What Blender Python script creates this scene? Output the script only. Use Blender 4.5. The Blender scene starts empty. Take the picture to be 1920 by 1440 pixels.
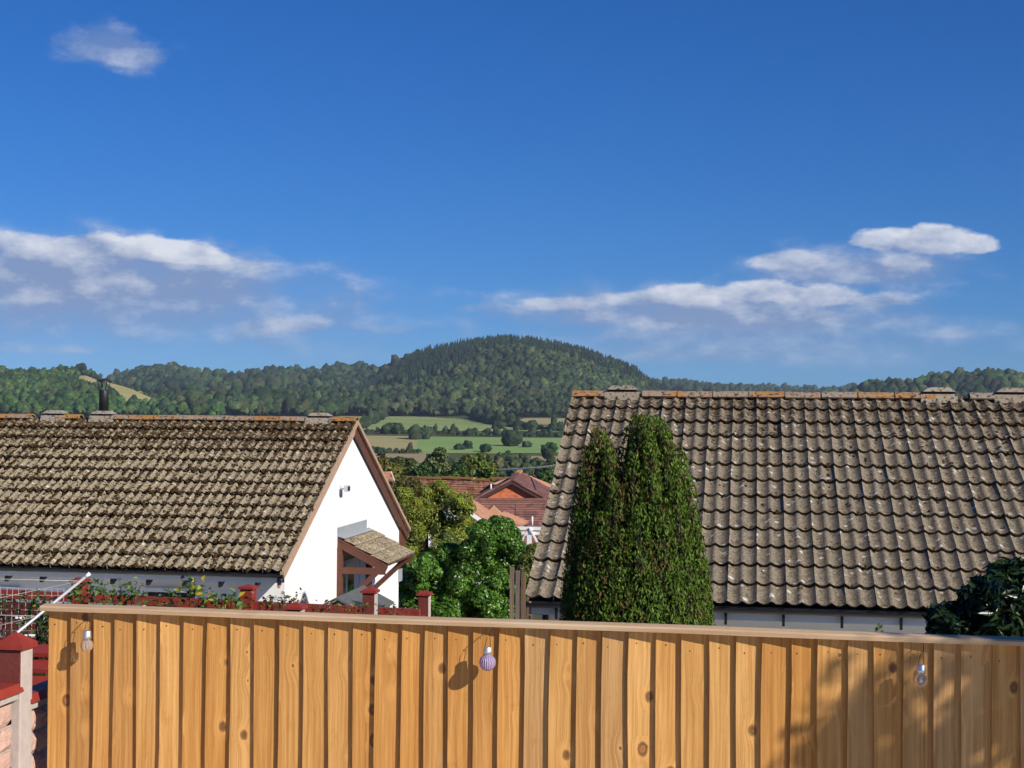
import bpy, math, random
import numpy as np
from mathutils import Vector, Matrix

random.seed(11)
rng = np.random.default_rng(11)
R = math.radians
S = bpy.context.scene
COL = S.collection

# ------------------------------------------------------------------ camera
F = 2850.0                  # focal length in pixels of a 1920 wide frame
EYE = 5.0                   # eye height above the datum
PITCH = math.atan(45.0 / F)
ROLL = 0.0085
cam_d = bpy.data.cameras.new('camera')
cam = bpy.data.objects.new('camera', cam_d)
COL.objects.link(cam)
cam_d.sensor_width = 36.0
cam_d.lens = 36.0 * F / 1920.0
cam_d.clip_start = 0.1
cam_d.clip_end = 60000.0
CAM_ROT = Matrix.Rotation(R(90) + PITCH, 3, 'X') @ Matrix.Rotation(ROLL, 3, 'Z')
cam.matrix_world = Matrix.Translation((0, 0, EYE)) @ CAM_ROT.to_4x4()
S.camera = cam

# ------------------------------------------------------------------ light
SUN_DIR = Vector((1.475, -1.308, 1.15)).normalized()     # towards the sun: behind us, to the right
sun_d = bpy.data.lights.new('sun', 'SUN')
sun_d.energy = 4.6
sun_d.angle = R(0.53)
sun_d.color = (1.0, 0.93, 0.82)
sun = bpy.data.objects.new('sun', sun_d)
COL.objects.link(sun)
sun.rotation_euler = (-SUN_DIR).to_track_quat('-Z', 'Y').to_euler()
sun.location = (30, -30, 40)
SUN_EL = math.asin(SUN_DIR.z)
SUN_AZ = math.atan2(SUN_DIR.x, SUN_DIR.y)

S.view_settings.view_transform = 'Standard'
S.view_settings.look = 'None'
S.view_settings.exposure = 0.35
S.view_settings.gamma = 1.0
S.view_settings.use_curve_mapping = False
S.render.engine = 'CYCLES'
S.cycles.use_denoising = True
S.cycles.use_adaptive_sampling = True
S.cycles.adaptive_threshold = 0.025
S.cycles.max_bounces = 8
S.cycles.transparent_max_bounces = 8
S.cycles.volume_bounces = 0


class G:
    """Tiny wrapper for writing node trees as expressions."""
    def __init__(s, nt):
        s.nt = nt

    def new(s, t, ins=(), **props):
        n = s.nt.nodes.new(t)
        for k, v in props.items():
            setattr(n, k, v)
        for k, v in (ins.items() if isinstance(ins, dict) else enumerate(ins)):
            s.put(n.inputs[k], v)
        return n

    def put(s, sock, v):
        if v is None:
            return
        if isinstance(v, bpy.types.NodeSocket):
            s.nt.links.new(v, sock)
        else:
            if sock.type == 'RGBA' and len(v) == 3:
                v = (*v, 1)
            sock.default_value = v

    def m(s, op, a, b=None, c=None, clamp=False):
        n = s.new('ShaderNodeMath', operation=op, use_clamp=clamp)
        for i, v in enumerate((a, b, c)):
            if v is not None:
                s.put(n.inputs[i], v)
        return n.outputs[0]

    def v(s, op, a, b=None):
        n = s.new('ShaderNodeVectorMath', operation=op)
        s.put(n.inputs[0], a)
        if b is not None:
            s.put(n.inputs[1], b)
        return n.outputs[1] if op in ('LENGTH', 'DOT_PRODUCT', 'DISTANCE') else n.outputs[0]

    def mix(s, f, a, b, mode='MIX'):
        n = s.new('ShaderNodeMix', data_type='RGBA', blend_type=mode)
        s.put(n.inputs[0], f); s.put(n.inputs[6], a); s.put(n.inputs[7], b)
        return n.outputs[2]

    def noise(s, vec, scale, detail=3.0, rough=0.55, dist=0.0, out=0):
        n = s.new('ShaderNodeTexNoise', {'Scale': scale, 'Detail': detail, 'Roughness': rough, 'Distortion': dist})
        if vec is not None:
            s.put(n.inputs['Vector'], vec)
        return n.outputs[out]

    def voro(s, vec, scale, feature='F1', out='Distance', rnd=1.0):
        n = s.new('ShaderNodeTexVoronoi', {'Scale': scale, 'Randomness': rnd}, feature=feature)
        if vec is not None:
            s.put(n.inputs['Vector'], vec)
        return n.outputs[out]

    def step(s, x, a, b):
        n = s.new('ShaderNodeMapRange', {0: x, 1: a, 2: b, 3: 0.0, 4: 1.0}, interpolation_type='SMOOTHSTEP')
        return n.outputs[0]

    def sep(s, vec):
        n = s.new('ShaderNodeSeparateXYZ'); s.put(n.inputs[0], vec)
        return n.outputs

    def comb(s, x, y, z):
        n = s.new('ShaderNodeCombineXYZ')
        for i, q in enumerate((x, y, z)):
            s.put(n.inputs[i], q)
        return n.outputs[0]

    def coord(s, which='Object'):
        return s.new('ShaderNodeTexCoord').outputs[which]

    def pos(s):
        return s.new('ShaderNodeNewGeometry').outputs['Position']

    def rnd(s):
        return s.new('ShaderNodeObjectInfo').outputs['Random']

    def attr(s, name='col'):
        return s.new('ShaderNodeAttribute', attribute_name=name).outputs['Color']

    def bump(s, h, strength=0.3, dist=0.01):
        return s.new('ShaderNodeBump', {'Strength': strength, 'Distance': dist, 'Height': h}).outputs[0]


# ------------------------------------------------------------------ sky
W = bpy.data.worlds.new('World')
S.world = W
W.use_nodes = True
wn = W.node_tree
wn.nodes.clear()
g = G(wn)
sky = g.new('ShaderNodeTexSky', sky_type='NISHITA')
sky.sun_disc = False
sky.sun_elevation = SUN_EL
sky.sun_rotation = SUN_AZ
sky.altitude = 60
sky.air_density = 1.0
sky.dust_density = 0.15
sky.ozone_density = 3.0
sd = g.sep(g.new('ShaderNodeTexCoord').outputs['Generated'])
g.put(sky.inputs['Vector'], g.v('NORMALIZE', g.comb(sd[0], sd[1], g.m('ADD', g.m('MAXIMUM', sd[2], 0.0), 0.035))))
blue = g.new('ShaderNodeHueSaturation', {'Hue': 0.502, 'Saturation': 1.22, 'Value': 1.0, 'Color': sky.outputs[0]}).outputs[0]
rgb = g.new('ShaderNodeSeparateColor', {0: blue}).outputs
# the deep polarised blue of the photograph
blue = g.new('ShaderNodeCombineColor', {0: g.m('MULTIPLY', g.m('POWER', rgb[0], 1.25), 0.168), 1: g.m('MULTIPLY', rgb[1], 0.49), 2: g.m('MULTIPLY', rgb[2], 0.87)}).outputs[0]
d = g.new('ShaderNodeTexCoord').outputs['Generated']
dx, dy, dz = g.sep(d)
az_true = g.m('ARCTAN2', dx, dy)
el = g.m('ARCSINE', dz)
# the same fair-weather banks go on all round the horizon
az = g.m('SUBTRACT', g.m('FLOORED_MODULO', g.m('ADD', az_true, 0.40), 0.80), 0.40)
cv = g.comb(g.m('MULTIPLY', az_true, 1.0), g.m('MULTIPLY', el, 2.1), 2.63)
fb = g.noise(cv, 24.0, 8.0, 0.6)
fbig = g.noise(cv, 9.0, 4.0, 0.5)
fup = g.noise(g.comb(g.m('ADD', az_true, 0.006), g.m('ADD', g.m('MULTIPLY', el, 2.1), 0.018), 2.63), 24.0, 5.0, 0.55)
relief = g.m('SUBTRACT', fb, fup)


def sky_pt(px, py):
    x = (px - 960) / F
    return math.atan(x), (765 + ROLL * (px - 960) - py) / F


# centre x, centre y, half width, half height, opacity, softness, tone at base, tone at top
CLOUDS = [
    # wide grey banks
    (260, 585, 560, 120, .72, 1.0, -.05, .18), (1380, 640, 520, 80, .50, 1.0, .10, .26),
    (90, 530, 480, 90, .90, .8, -.15, .35), (1330, 588, 440, 62, .85, .8, -.20, .35), (1610, 515, 230, 56, .80, .8, -.15, .40),
    # left bank, sunlit tops
    (40, 474, 110, 28, .80, .45, .10, .70), (180, 476, 130, 28, .90, .35, .20, .85), (300, 478, 120, 30, .95, .30, .30, 1.05), (370, 488, 60, 20, .9, .35, .3, .9),
    (130, 500, 150, 30, .60, .6, .0, .35), (470, 502, 110, 16, .50, .9, .10, .45), (560, 610, 75, 26, .60, .6, .10, .60), (470, 618, 80, 20, .4, .9, .1, .4),
    (120, 660, 180, 16, .35, 1.0, .2, .3),
    # right bank, sunlit tops
    (1050, 572, 100, 20, .70, .55, .10, .65), (1190, 564, 90, 24, .75, .45, .10, .75), (1290, 556, 90, 27, .90, .32, .15, .95), (1420, 553, 110, 27, .92, .30, .20, 1.0),
    (1540, 562, 110, 28, .90, .35, .15, .90), (1640, 570, 80, 22, .7, .5, .1, .6),
    (1480, 496, 85, 26, .75, .45, .10, .75), (1660, 462, 80, 30, .90, .32, .20, .95), (1750, 466, 90, 34, .92, .30, .20, .95), (1830, 474, 45, 24, .9, .35, .2, .9), (1690, 505, 60, 24, .7, .5, .1, .6),
    # small ones
    (205, 124, 125, 54, .50, .55, .0, .30), (255, 134, 75, 48, .40, .6, .0, .25), (20, 5, 60, 18, .5, .8, .1, .3),
    (1270, 668, 260, 20, .30, 1.0, .25, .4), (740, 620, 60, 16, .30, .8, .25, .4),
    (890, 580, 60, 14, .3, .8, .25, .4), (1780, 630, 90, 14, .3, 1.0, .25, .4),
]
sky_col = blue
GREY = (2.05, 2.85, 4.75)
WHITE = (6.9, 7.2, 7.9)
for (px, py, hw, hh, op, soft, t0, t1) in CLOUDS:
    a0, e0 = sky_pt(px, py)
    ra, re = hw / F, hh / F
    qx = g.m('DIVIDE', g.m('SUBTRACT', az, a0), ra)
    qy = g.m('DIVIDE', g.m('SUBTRACT', el, e0), re)
    # flatter base, rounded top
    qy2 = g.m('MULTIPLY', qy, g.m('ADD', 1.0, g.m('MULTIPLY', g.m('LESS_THAN', qy, 0.0), 0.35)))
    rad = g.m('SQRT', g.m('ADD', g.m('MULTIPLY', qx, qx), g.m('MULTIPLY', qy2, qy2)))
    dens = g.m('ADD', g.m('SUBTRACT', 1.0, rad),
               g.m('ADD', g.m('MULTIPLY', g.m('SUBTRACT', fb, 0.5), 1.35), g.m('MULTIPLY', g.m('SUBTRACT', fbig, 0.5), 0.35)))
    alpha = g.m('MULTIPLY', g.step(dens, -0.18 if soft > .75 and hw > 200 else 0.02, 0.10 + soft * .8), op)
    tone = g.m('ADD', g.m('MULTIPLY_ADD', g.m('ADD', g.m('MULTIPLY', qy, 0.5), 0.5), t1 - t0, t0),
               g.m('MULTIPLY', relief, 2.2))
    tone = g.m('ADD', tone, 0.0, clamp=True)
    sky_col = g.mix(alpha, sky_col, g.mix(tone, GREY, WHITE))
bg = g.new('ShaderNodeBackground', {'Color': sky_col, 'Strength': 0.085})
out = g.new('ShaderNodeOutputWorld', {'Surface': bg.outputs[0]})

# ------------------------------------------------------------------ helpers


def ray(px, py):
    return CAM_ROT @ Vector(((px - 960) / F, (720 - py) / F, -1.0))


def at(px, py, v):
    """World point seen in bearing px, py of the survey photograph at v metres out."""
    r = ray(px, py)
    return Vector((0, 0, EYE)) + r * (v / r.y)


def tag(o, label=None, cat=None, group=None, kind=None):
    if label: o['label'] = label
    if cat: o['category'] = cat
    if group: o['group'] = group
    if kind: o['kind'] = kind
    return o


def empty(name, loc, rz=0.0, label=None, cat=None, group=None):
    o = bpy.data.objects.new(name, None)
    o.empty_display_size = 0.2
    COL.objects.link(o)
    o.location = loc
    o.rotation_euler = (0, 0, rz)
    return tag(o, label, cat, group)


def link(name, me, mat=None, parent=None, loc=None, rot=None):
    o = bpy.data.objects.new(name, me)
    COL.objects.link(o)
    if mat is not None and not me.materials:
        me.materials.append(mat)
    o.parent = parent
    if loc is not None: o.location = loc
    if rot is not None: o.rotation_euler = rot
    return o


def np_mesh(name, V, T, col=None, smooth=False):
    """Triangle mesh straight from arrays, with an optional per-vertex colour."""
    V = np.ascontiguousarray(V, dtype=np.float32); T = np.ascontiguousarray(T, dtype=np.int32)
    me = bpy.data.meshes.new(name)
    me.vertices.add(len(V)); me.vertices.foreach_set('co', V.ravel())
    k = T.shape[1]
    me.loops.add(T.size); me.loops.foreach_set('vertex_index', T.ravel())
    me.polygons.add(len(T))
    me.polygons.foreach_set('loop_start', np.arange(0, T.size, k, dtype=np.int32))
    me.polygons.foreach_set('loop_total', np.full(len(T), k, dtype=np.int32))
    if smooth:
        me.polygons.foreach_set('use_smooth', np.ones(len(T), dtype=bool))
    if col is not None:
        a = me.color_attributes.new('col', 'FLOAT_COLOR', 'POINT')
        c4 = np.ones((len(V), 4), dtype=np.float32); c4[:, :3] = col
        a.data.foreach_set('color', c4.ravel())
    me.update(calc_edges=True)
    return me


class MB:
    """Collects shapes of one part and builds them as one mesh."""
    def __init__(s):
        s.v = []; s.f = []; s.sm = []

    def add(s, vs, fs, smooth=False, M=None):
        o = len(s.v)
        for p in vs:
            p = Vector(p)
            s.v.append(tuple(M @ p) if M is not None else tuple(p))
        for f in fs:
            s.f.append([o + i for i in f]); s.sm.append(smooth)
        return s

    def box(s, x0, x1, y0, y1, z0, z1, M=None):
        vs = [(x, y, z) for z in (z0, z1) for y in (y0, y1) for x in (x0, x1)]
        return s.add(vs, [(0, 2, 3, 1), (4, 5, 7, 6), (0, 1, 5, 4), (2, 6, 7, 3), (0, 4, 6, 2), (1, 3, 7, 5)], M=M)

    def prism(s, poly, a, b, axis='y', M=None):
        """Extrude a 2D polygon between a and b along an axis."""
        def p3(q, t):
            return {'x': (t, q[0], q[1]), 'y': (q[0], t, q[1]), 'z': (q[0], q[1], t)}[axis]
        n = len(poly)
        vs = [p3(q, a) for q in poly] + [p3(q, b) for q in poly]
        fs = [tuple(range(n))[::-1], tuple(range(n, 2 * n))] + [(i, (i + 1) % n, n + (i + 1) % n, n + i) for i in range(n)]
        return s.add(vs, fs, M=M)

    def bar(s, p, q, w, h=None, up=(0, 0, 1)):
        p, q = Vector(p), Vector(q)
        h = h or w
        dd = (q - p).normalized()
        side = dd.cross(Vector(up))
        if side.length < 1e-4: side = dd.cross(Vector((1, 0, 0)))
        side.normalize(); u2 = side.cross(dd)
        vs = [c0 + side * (sx * w / 2) + u2 * (sz * h / 2) for c0 in (p, q) for sz in (-1, 1) for sx in (-1, 1)]
        return s.add(vs, [(0, 1, 3, 2), (4, 6, 7, 5), (0, 4, 5, 1), (2, 3, 7, 6), (0, 2, 6, 4), (1, 5, 7, 3)])

    def tube(s, pts, rad, n=8, cap=True):
        pts = [Vector(p) for p in pts]
        rad = rad if isinstance(rad, (list, tuple)) else [rad] * len(pts)
        vs, fs = [], []
        ref = Vector((0.13, 0.97, 0.21))
        for i, p in enumerate(pts):
            dd = (pts[min(i + 1, len(pts) - 1)] - pts[max(i - 1, 0)]).normalized()
            a = dd.cross(ref).normalized(); b = dd.cross(a)
            for k in range(n):
                t = 2 * math.pi * k / n
                vs.append(p + (a * math.cos(t) + b * math.sin(t)) * rad[i])
        for i in range(len(pts) - 1):
            for k in range(n):
                fs.append((i * n + k, i * n + (k + 1) % n, (i + 1) * n + (k + 1) % n, (i + 1) * n + k))
        s.add(vs, fs, smooth=True)
        if cap:
            o = len(s.v) - len(vs)
            s.f.append([o + k for k in range(n)][::-1]); s.sm.append(False)
            s.f.append([o + (len(pts) - 1) * n + k for k in range(n)]); s.sm.append(False)
        return s

    def lathe(s, prof, n=20, c=(0, 0, 0), smooth=True):
        vs, fs = [], []
        for r_, z in prof:
            for k in range(n):
                t = 2 * math.pi * k / n
                vs.append((c[0] + r_ * math.cos(t), c[1] + r_ * math.sin(t), c[2] + z))
        for i in range(len(prof) - 1):
            for k in range(n):
                fs.append((i * n + k, i * n + (k + 1) % n, (i + 1) * n + (k + 1) % n, (i + 1) * n + k))
        return s.add(vs, fs, smooth=smooth)

    def mesh(s, name, bevel=0.0):
        me = bpy.data.meshes.new(name)
        me.from_pydata(s.v, [], s.f)
        me.polygons.foreach_set('use_smooth', s.sm)
        me.update()
        return me

    def build(s, name, mat, parent=None, loc=None, rot=None, bevel=0.0):
        o = link(name, s.mesh(name), mat, parent, loc, rot)
        if bevel:
            b = o.modifiers.new('bevel', 'BEVEL'); b.width = bevel; b.segments = 2; b.limit_method = 'ANGLE'
        return o


def copy_tree(o, parent=None):
    c_ = o.copy(); COL.objects.link(c_); c_.parent = parent
    for ch in list(o.children):
        copy_tree(ch, c_)
    return c_


def vnoise(x, y, seed=0):
    """Smooth value noise on arrays."""
    xi = np.floor(x).astype(np.int64); yi = np.floor(y).astype(np.int64)
    fx = x - xi; fy = y - yi
    fx = fx * fx * (3 - 2 * fx); fy = fy * fy * (3 - 2 * fy)
    def h(a, b):
        n = (a * 374761393 + b * 668265263 + seed * 1442695041) & 0xffffffff
        n = ((n ^ (n >> 13)) * 1274126177) & 0xffffffff
        return ((n ^ (n >> 16)) & 0xffff) / 65535.0
    return (h(xi, yi) * (1 - fx) + h(xi + 1, yi) * fx) * (1 - fy) + (h(xi, yi + 1) * (1 - fx) + h(xi + 1, yi + 1) * fx) * fy


# ------------------------------------------------------------------ materials


def material(name):
    m_ = bpy.data.materials.new(name)
    m_.use_nodes = True
    nt = m_.node_tree
    b = nt.nodes['Principled BSDF']
    return m_, G(nt), b


def simple(name, col, rough=0.6, metal=0.0, var=0.12, scale=20.0, bump=0.0, spec=0.4):
    m_, k, b = material(name)
    p = k.coord('Object')
    n = k.noise(p, scale, 4)
    cc = k.mix(n, tuple(x * (1 - var) for x in col), tuple(min(1, x * (1 + var)) for x in col))
    k.put(b.inputs['Base Color'], cc)
    b.inputs['Roughness'].default_value = rough
    b.inputs['Metallic'].default_value = metal
    b.inputs['Specular IOR Level'].default_value = spec
    if bump:
        k.put(b.inputs['Normal'], k.bump(k.noise(p, scale * 3, 5, 0.65), bump, 0.02))
    return m_


def leaf_mat(name, tint=(1, 1, 1), rough=0.5, trans=0.3, spec=0.4, mottle=0.0):
    m_, k, b = material(name)
    cc = k.mix(1.0, k.attr('col'), tint, 'MULTIPLY')
    if mottle:
        nn = k.noise(k.pos(), mottle, 4, 0.7)
        cc = k.mix(k.step(nn, 0.36, 0.66), k.mix(1.0, cc, (0.42, 0.48, 0.55), 'MULTIPLY'), k.mix(1.0, cc, (1.42, 1.36, 1.25), 'MULTIPLY'))
    k.put(b.inputs['Base Color'], cc)
    b.inputs['Roughness'].default_value = rough
    b.inputs['Specular IOR Level'].default_value = spec
    tr = k.new('ShaderNodeBsdfTranslucent', {'Color': k.mix(1.0, cc, (1.0, 1.15, 0.45), 'MULTIPLY')})
    mx = k.new('ShaderNodeMixShader', {0: trans, 1: b.outputs[0], 2: tr.outputs[0]})
    k.nt.links.new(mx.outputs[0], k.nt.nodes['Material Output'].inputs[0])
    return m_


def tile_mat(name, base_a, base_b, moss_amt, white_amt, ridge_z, ochre=0.25):
    """Weathered concrete roof tile: speckle, moss, lichen, all fixed to the roof."""
    m_, k, b = material(name)
    p = k.pos()
    rr = k.rnd()
    n1 = k.noise(p, 2.3, 4)
    n2 = k.noise(p, 55.0, 5, 0.7)
    n3 = k.noise(p, 17.0, 5, 0.62, 0.6)
    base = k.mix(k.m('ADD', k.m('MULTIPLY', n1, 0.6), k.m('MULTIPLY', rr, 0.4)), base_a, base_b)
    base = k.mix(k.step(n2, 0.38, 0.7), k.mix(1.0, base, (0.52, 0.50, 0.47), 'MULTIPLY'), k.mix(1.0, base, (1.36, 1.33, 1.28), 'MULTIPLY'))
    # ochre lichen
    n4 = k.noise(p, 9.0, 5, 0.65, 0.5)
    base = k.mix(k.m('MULTIPLY', k.step(n4, 0.60, 0.72), ochre), base, (0.36, 0.22, 0.07))
    # pale lichen rosettes
    vv = k.voro(k.v('ADD', p, k.v('MULTIPLY', k.noise(p, 30.0, 2, out=1), (0.05, 0.05, 0.05))), 11.0)
    vc = k.voro(k.v('ADD', p, k.v('MULTIPLY', k.noise(p, 30.0, 2, out=1), (0.05, 0.05, 0.05))), 11.0, out='Color')
    pick = k.m('GREATER_THAN', k.sep(vc)[0], 1.0 - white_amt)
    ring = k.m('MULTIPLY', k.step(vv, 0.36, 0.24), k.m('ADD', 0.35, k.m('MULTIPLY', k.step(n2, .35, .6), 0.65)))
    base = k.mix(k.m('MULTIPLY', ring, pick), base, (0.62, 0.60, 0.54))
    ph = k.m('MULTIPLY', k.m('PINGPONG', k.sep(k.coord('Object'))[0], 0.075), 13.33)     # 0 on a roll, 1 in the pan
    grime = k.m('MULTIPLY', k.step(ph, 0.25, 0.85), k.step(k.noise(p, 13.0, 5, 0.7), 0.40, 0.66))
    base = k.mix(k.m('MULTIPLY', grime, 0.80), base, k.mix(1.0, base, (0.40, 0.36, 0.31), 'MULTIPLY'))
    base = k.mix(k.m('MULTIPLY', k.step(rr, 0.55, 1.0), 0.28), base, k.mix(1.0, base, (0.62, 0.60, 0.60), 'MULTIPLY'))
    # moss, thickest under the ridge
    zz = k.sep(p)[2]
    high = k.step(zz, ridge_z - 0.75, ridge_z - 0.05)
    mm = k.m('ADD', n3, k.m('ADD', k.m('MULTIPLY', high, 0.13), k.m('MULTIPLY', k.m('SUBTRACT', rr, 0.5), 0.05)))
    moss = k.step(mm, 0.70 - moss_amt, 0.76 - moss_amt)
    pit = k.voro(k.v('ADD', p, k.v('MULTIPLY', k.noise(p, 60.0, 2, out=1), (0.02, 0.02, 0.02))), 26.0)
    pitc = k.sep(k.voro(p, 26.0, out='Color'))[1]
    base = k.mix(k.m('MULTIPLY', k.m('MULTIPLY', k.step(pit, 0.30, 0.16), k.m('GREATER_THAN', pitc, 0.45)), 0.85), base, (0.05, 0.036, 0.022))
    base = k.mix(moss, base, k.mix(n2, (0.035, 0.022, 0.012), (0.085, 0.05, 0.022)))
    k.put(b.inputs['Base Color'], base)
    b.inputs['Roughness'].default_value = 0.95
    b.inputs['Specular IOR Level'].default_value = 0.15
    k.put(b.inputs['Normal'], k.bump(k.m('ADD', n2, k.m('MULTIPLY', moss, 0.9)), 0.55, 0.012))
    return m_


def wood_mat(name, pale, deep, weather=0.0):
    """Rough-sawn softwood: grain along local z, knots, board-to-board tint."""
    m_, k, b = material(name)
    p = k.coord('Object')
    rr = k.rnd()
    x, y, z = k.sep(p)
    off = k.m('MULTIPLY', rr, 37.0)
    q = k.comb(x, 0.0, k.m('ADD', z, off))
    # knots
    kv = k.v('ADD', k.v('MULTIPLY', q, (10.0, 1.0, 7.0)), k.v('MULTIPLY', k.noise(q, 40.0, 2, out=1), (0.10, 0.0, 0.10)))
    n = k.new('ShaderNodeTexVoronoi', {'Vector': kv, 'Scale': 1.0, 'Randomness': 0.95}, voronoi_dimensions='3D')
    kd = n.outputs['Distance']
    keep = k.m('GREATER_THAN', k.sep(n.outputs['Color'])[0], 0.62)
    size = k.m('MULTIPLY_ADD', k.sep(n.outputs['Color'])[1], 0.12, 0.05)
    kr = k.m('DIVIDE', kd, size)
    bulge = k.m('MULTIPLY', k.m('MULTIPLY', k.step(kd, 0.6, 0.0), keep), 0.022)
    gx = k.m('ADD', x, k.m('ADD', bulge, k.m('MULTIPLY', k.noise(q, 2.0, 2), 0.028)))
    gv = k.comb(k.m('MULTIPLY', gx, 85.0), k.m('MULTIPLY', rr, 91.0), k.m('MULTIPLY', k.m('ADD', z, off), 1.6))
    grain = k.noise(gv, 1.0, 5, 0.62)
    broad = k.noise(k.v('MULTIPLY', q, (14.0, 1.0, 1.3)), 1.0, 3)
    fine = k.noise(k.v('MULTIPLY', q, (420.0, 1.0, 30.0)), 1.0, 2)
    cc = k.mix(k.step(grain, 0.30, 0.72), deep, pale)
    cc = k.mix(k.m('MULTIPLY', k.step(broad, 0.35, 0.75), 0.55), cc, k.mix(1.0, cc, (0.80, 0.70, 0.58), 'MULTIPLY'))
    tint = k.m('FRACT', k.m('MULTIPLY', rr, 13.7))
    tint2 = k.m('FRACT', k.m('MULTIPLY', rr, 51.3))
    cc = k.mix(k.m('MULTIPLY', tint, 1.0), cc, k.mix(1.0, cc, (0.80, 0.68, 0.50), 'MULTIPLY'))
    tint3 = k.m('FRACT', k.m('MULTIPLY', rr, 29.9))
    cc = k.mix(k.m('MULTIPLY', k.step(tint3, 0.55, 1.0), 0.8), cc, k.mix(1.0, cc, (1.16, 1.18, 1.22), 'MULTIPLY'))
    cc = k.mix(k.m('MULTIPLY', k.step(tint2, 0.60, 0.92), 0.9), cc, k.mix(1.0, cc, (0.88, 0.96, 1.25), 'MULTIPLY'))
    grey = k.m('MULTIPLY', k.step(k.noise(k.v('MULTIPLY', q, (22.0, 1.0, 4.0)), 1.0, 4), 0.62, 0.85), 0.35 + weather)
    cc = k.mix(grey, cc, (0.40, 0.34, 0.26))
    saw = k.noise(k.comb(k.m('MULTIPLY', x, 6.0), 0.0, k.m('MULTIPLY', k.m('ADD', z, off), 120.0)), 1.0, 2, 0.5)
    blot = k.noise(k.v('MULTIPLY', q, (9.0, 1.0, 5.0)), 1.0, 5, 0.7)
    cc = k.mix(k.m('MULTIPLY', k.step(blot, 0.56, 0.72), 0.38), cc, k.mix(1.0, cc, (1.25, 1.18, 1.1), 'MULTIPLY'))
    cc = k.mix(k.m('MULTIPLY', k.step(blot, 0.42, 0.28), 0.45), cc, k.mix(1.0, cc, (0.70, 0.58, 0.44), 'MULTIPLY'))
    cc = k.mix(k.m('MULTIPLY', saw, 0.16), cc, k.mix(1.0, cc, (0.72, 0.66, 0.6), 'MULTIPLY'))
    # knot heart, dark ring, and pale halo
    halo = k.m('MULTIPLY', k.step(kr, 3.2, 1.1), keep)
    cc = k.mix(k.m('MULTIPLY', halo, 0.35), cc, k.mix(1.0, pale, (1.12, 1.0, 0.85), 'MULTIPLY'))
    heart = k.m('MULTIPLY', k.step(kr, 1.15, 0.85), keep)
    ring2 = k.m('MULTIPLY', k.m('MULTIPLY', k.step(kr, 1.5, 1.1), k.step(kr, 0.7, 0.95)), keep)
    cc = k.mix(k.m('MULTIPLY', heart, 0.8), cc, (0.25, 0.10, 0.035))
    cc = k.mix(k.m('MULTIPLY', ring2, 0.75), cc, (0.10, 0.045, 0.018))
    cc = k.mix(k.m('MULTIPLY', k.step(fine, 0.45, 0.8), 0.22), cc, k.mix(1.0, cc, (0.66, 0.56, 0.46), 'MULTIPLY'))
    k.put(b.inputs['Base Color'], cc)
    b.inputs['Roughness'].default_value = 0.72
    b.inputs['Specular IOR Level'].default_value = 0.25
    hgt = k.m('ADD', k.m('MULTIPLY', grain, 0.7), k.m('ADD', k.m('MULTIPLY', fine, 0.35), k.m('MULTIPLY', heart, -0.5)))
    k.put(b.inputs['Normal'], k.bump(hgt, 0.5, 0.004))
    return m_


M = {}
M['render_wall'] = simple('render_wall', (0.775, 0.775, 0.765), 0.85, var=0.05, scale=2.0, bump=0.2)
M['white_paint'] = simple('white_paint', (0.80, 0.80, 0.79), 0.45, var=0.03)
M['black_plastic'] = simple('black_plastic', (0.012, 0.012, 0.014), 0.35, var=0.2)
M['black_metal'] = simple('black_metal', (0.016, 0.015, 0.016), 0.5, var=0.3, scale=8)
M['brown_timber'] = simple('brown_timber', (0.115, 0.042, 0.026), 0.55, var=0.35, scale=14, bump=0.15)
M['barge_timber'] = simple('barge_timber', (0.40, 0.26, 0.175), 0.6, var=0.3, scale=9, bump=0.15)
M['lead'] = simple('lead', (0.30, 0.32, 0.34), 0.5, var=0.25, scale=12, bump=0.2)
M['window_glass'] = simple('window_glass', (0.02, 0.025, 0.03), 0.06, var=0.1, spec=0.8)
M['red_paint'] = simple('red_paint', (0.24, 0.030, 0.018), 0.55, var=0.35, scale=16, bump=0.12)
M['red_shaded'] = simple('red_shaded', (0.115, 0.020, 0.013), 0.6, var=0.4, scale=12, bump=0.15)  # shade on the fence slats put into a darker red
M['concrete'] = simple('concrete', (0.40, 0.36, 0.32), 0.9, var=0.25, scale=30, bump=0.35)
M['brick_pink'] = simple('brick_pink', (0.50, 0.33, 0.26), 0.9, var=0.35, scale=14, bump=0.6)
M['brick_red'] = simple('brick_red', (0.36, 0.095, 0.042), 0.85, var=0.35, scale=14, bump=0.2)
M['roof_plum'] = simple('roof_plum', (0.135, 0.062, 0.055), 0.8, var=0.4, scale=6, bump=0.2)
M['roof_brown'] = simple('roof_brown', (0.28, 0.115, 0.065), 0.85, var=0.5, scale=5, bump=0.2)
M['roof_orange'] = simple('roof_orange', (0.52, 0.24, 0.13), 0.8, var=0.22, scale=5, bump=0.2)
M['ridge_orange'] = simple('ridge_orange', (0.50, 0.24, 0.10), 0.85, var=0.3, scale=8)
M['galvanised'] = simple('galvanised', (0.55, 0.56, 0.57), 0.4, metal=0.4, var=0.15)
M['steel'] = simple('steel', (0.66, 0.65, 0.63), 0.42, metal=0.75, var=0.1)
M['rope'] = simple('rope', (0.62, 0.63, 0.62), 0.7)
M['bounce_paving'] = simple('bounce_paving', (0.62, 0.585, 0.53), 0.9, var=0.2, scale=6, bump=0.2)  # pale stone of the slabs added to bounce light upwards
M['dark_felt'] = simple('dark_felt', (0.10, 0.105, 0.105), 0.9, var=0.3, scale=12)
M['wire'] = simple('wire', (0.05, 0.04, 0.03), 0.5, metal=0.5)
M['bark'] = simple('bark', (0.085, 0.062, 0.042), 0.95, var=0.45, scale=25, bump=0.6)
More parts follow.
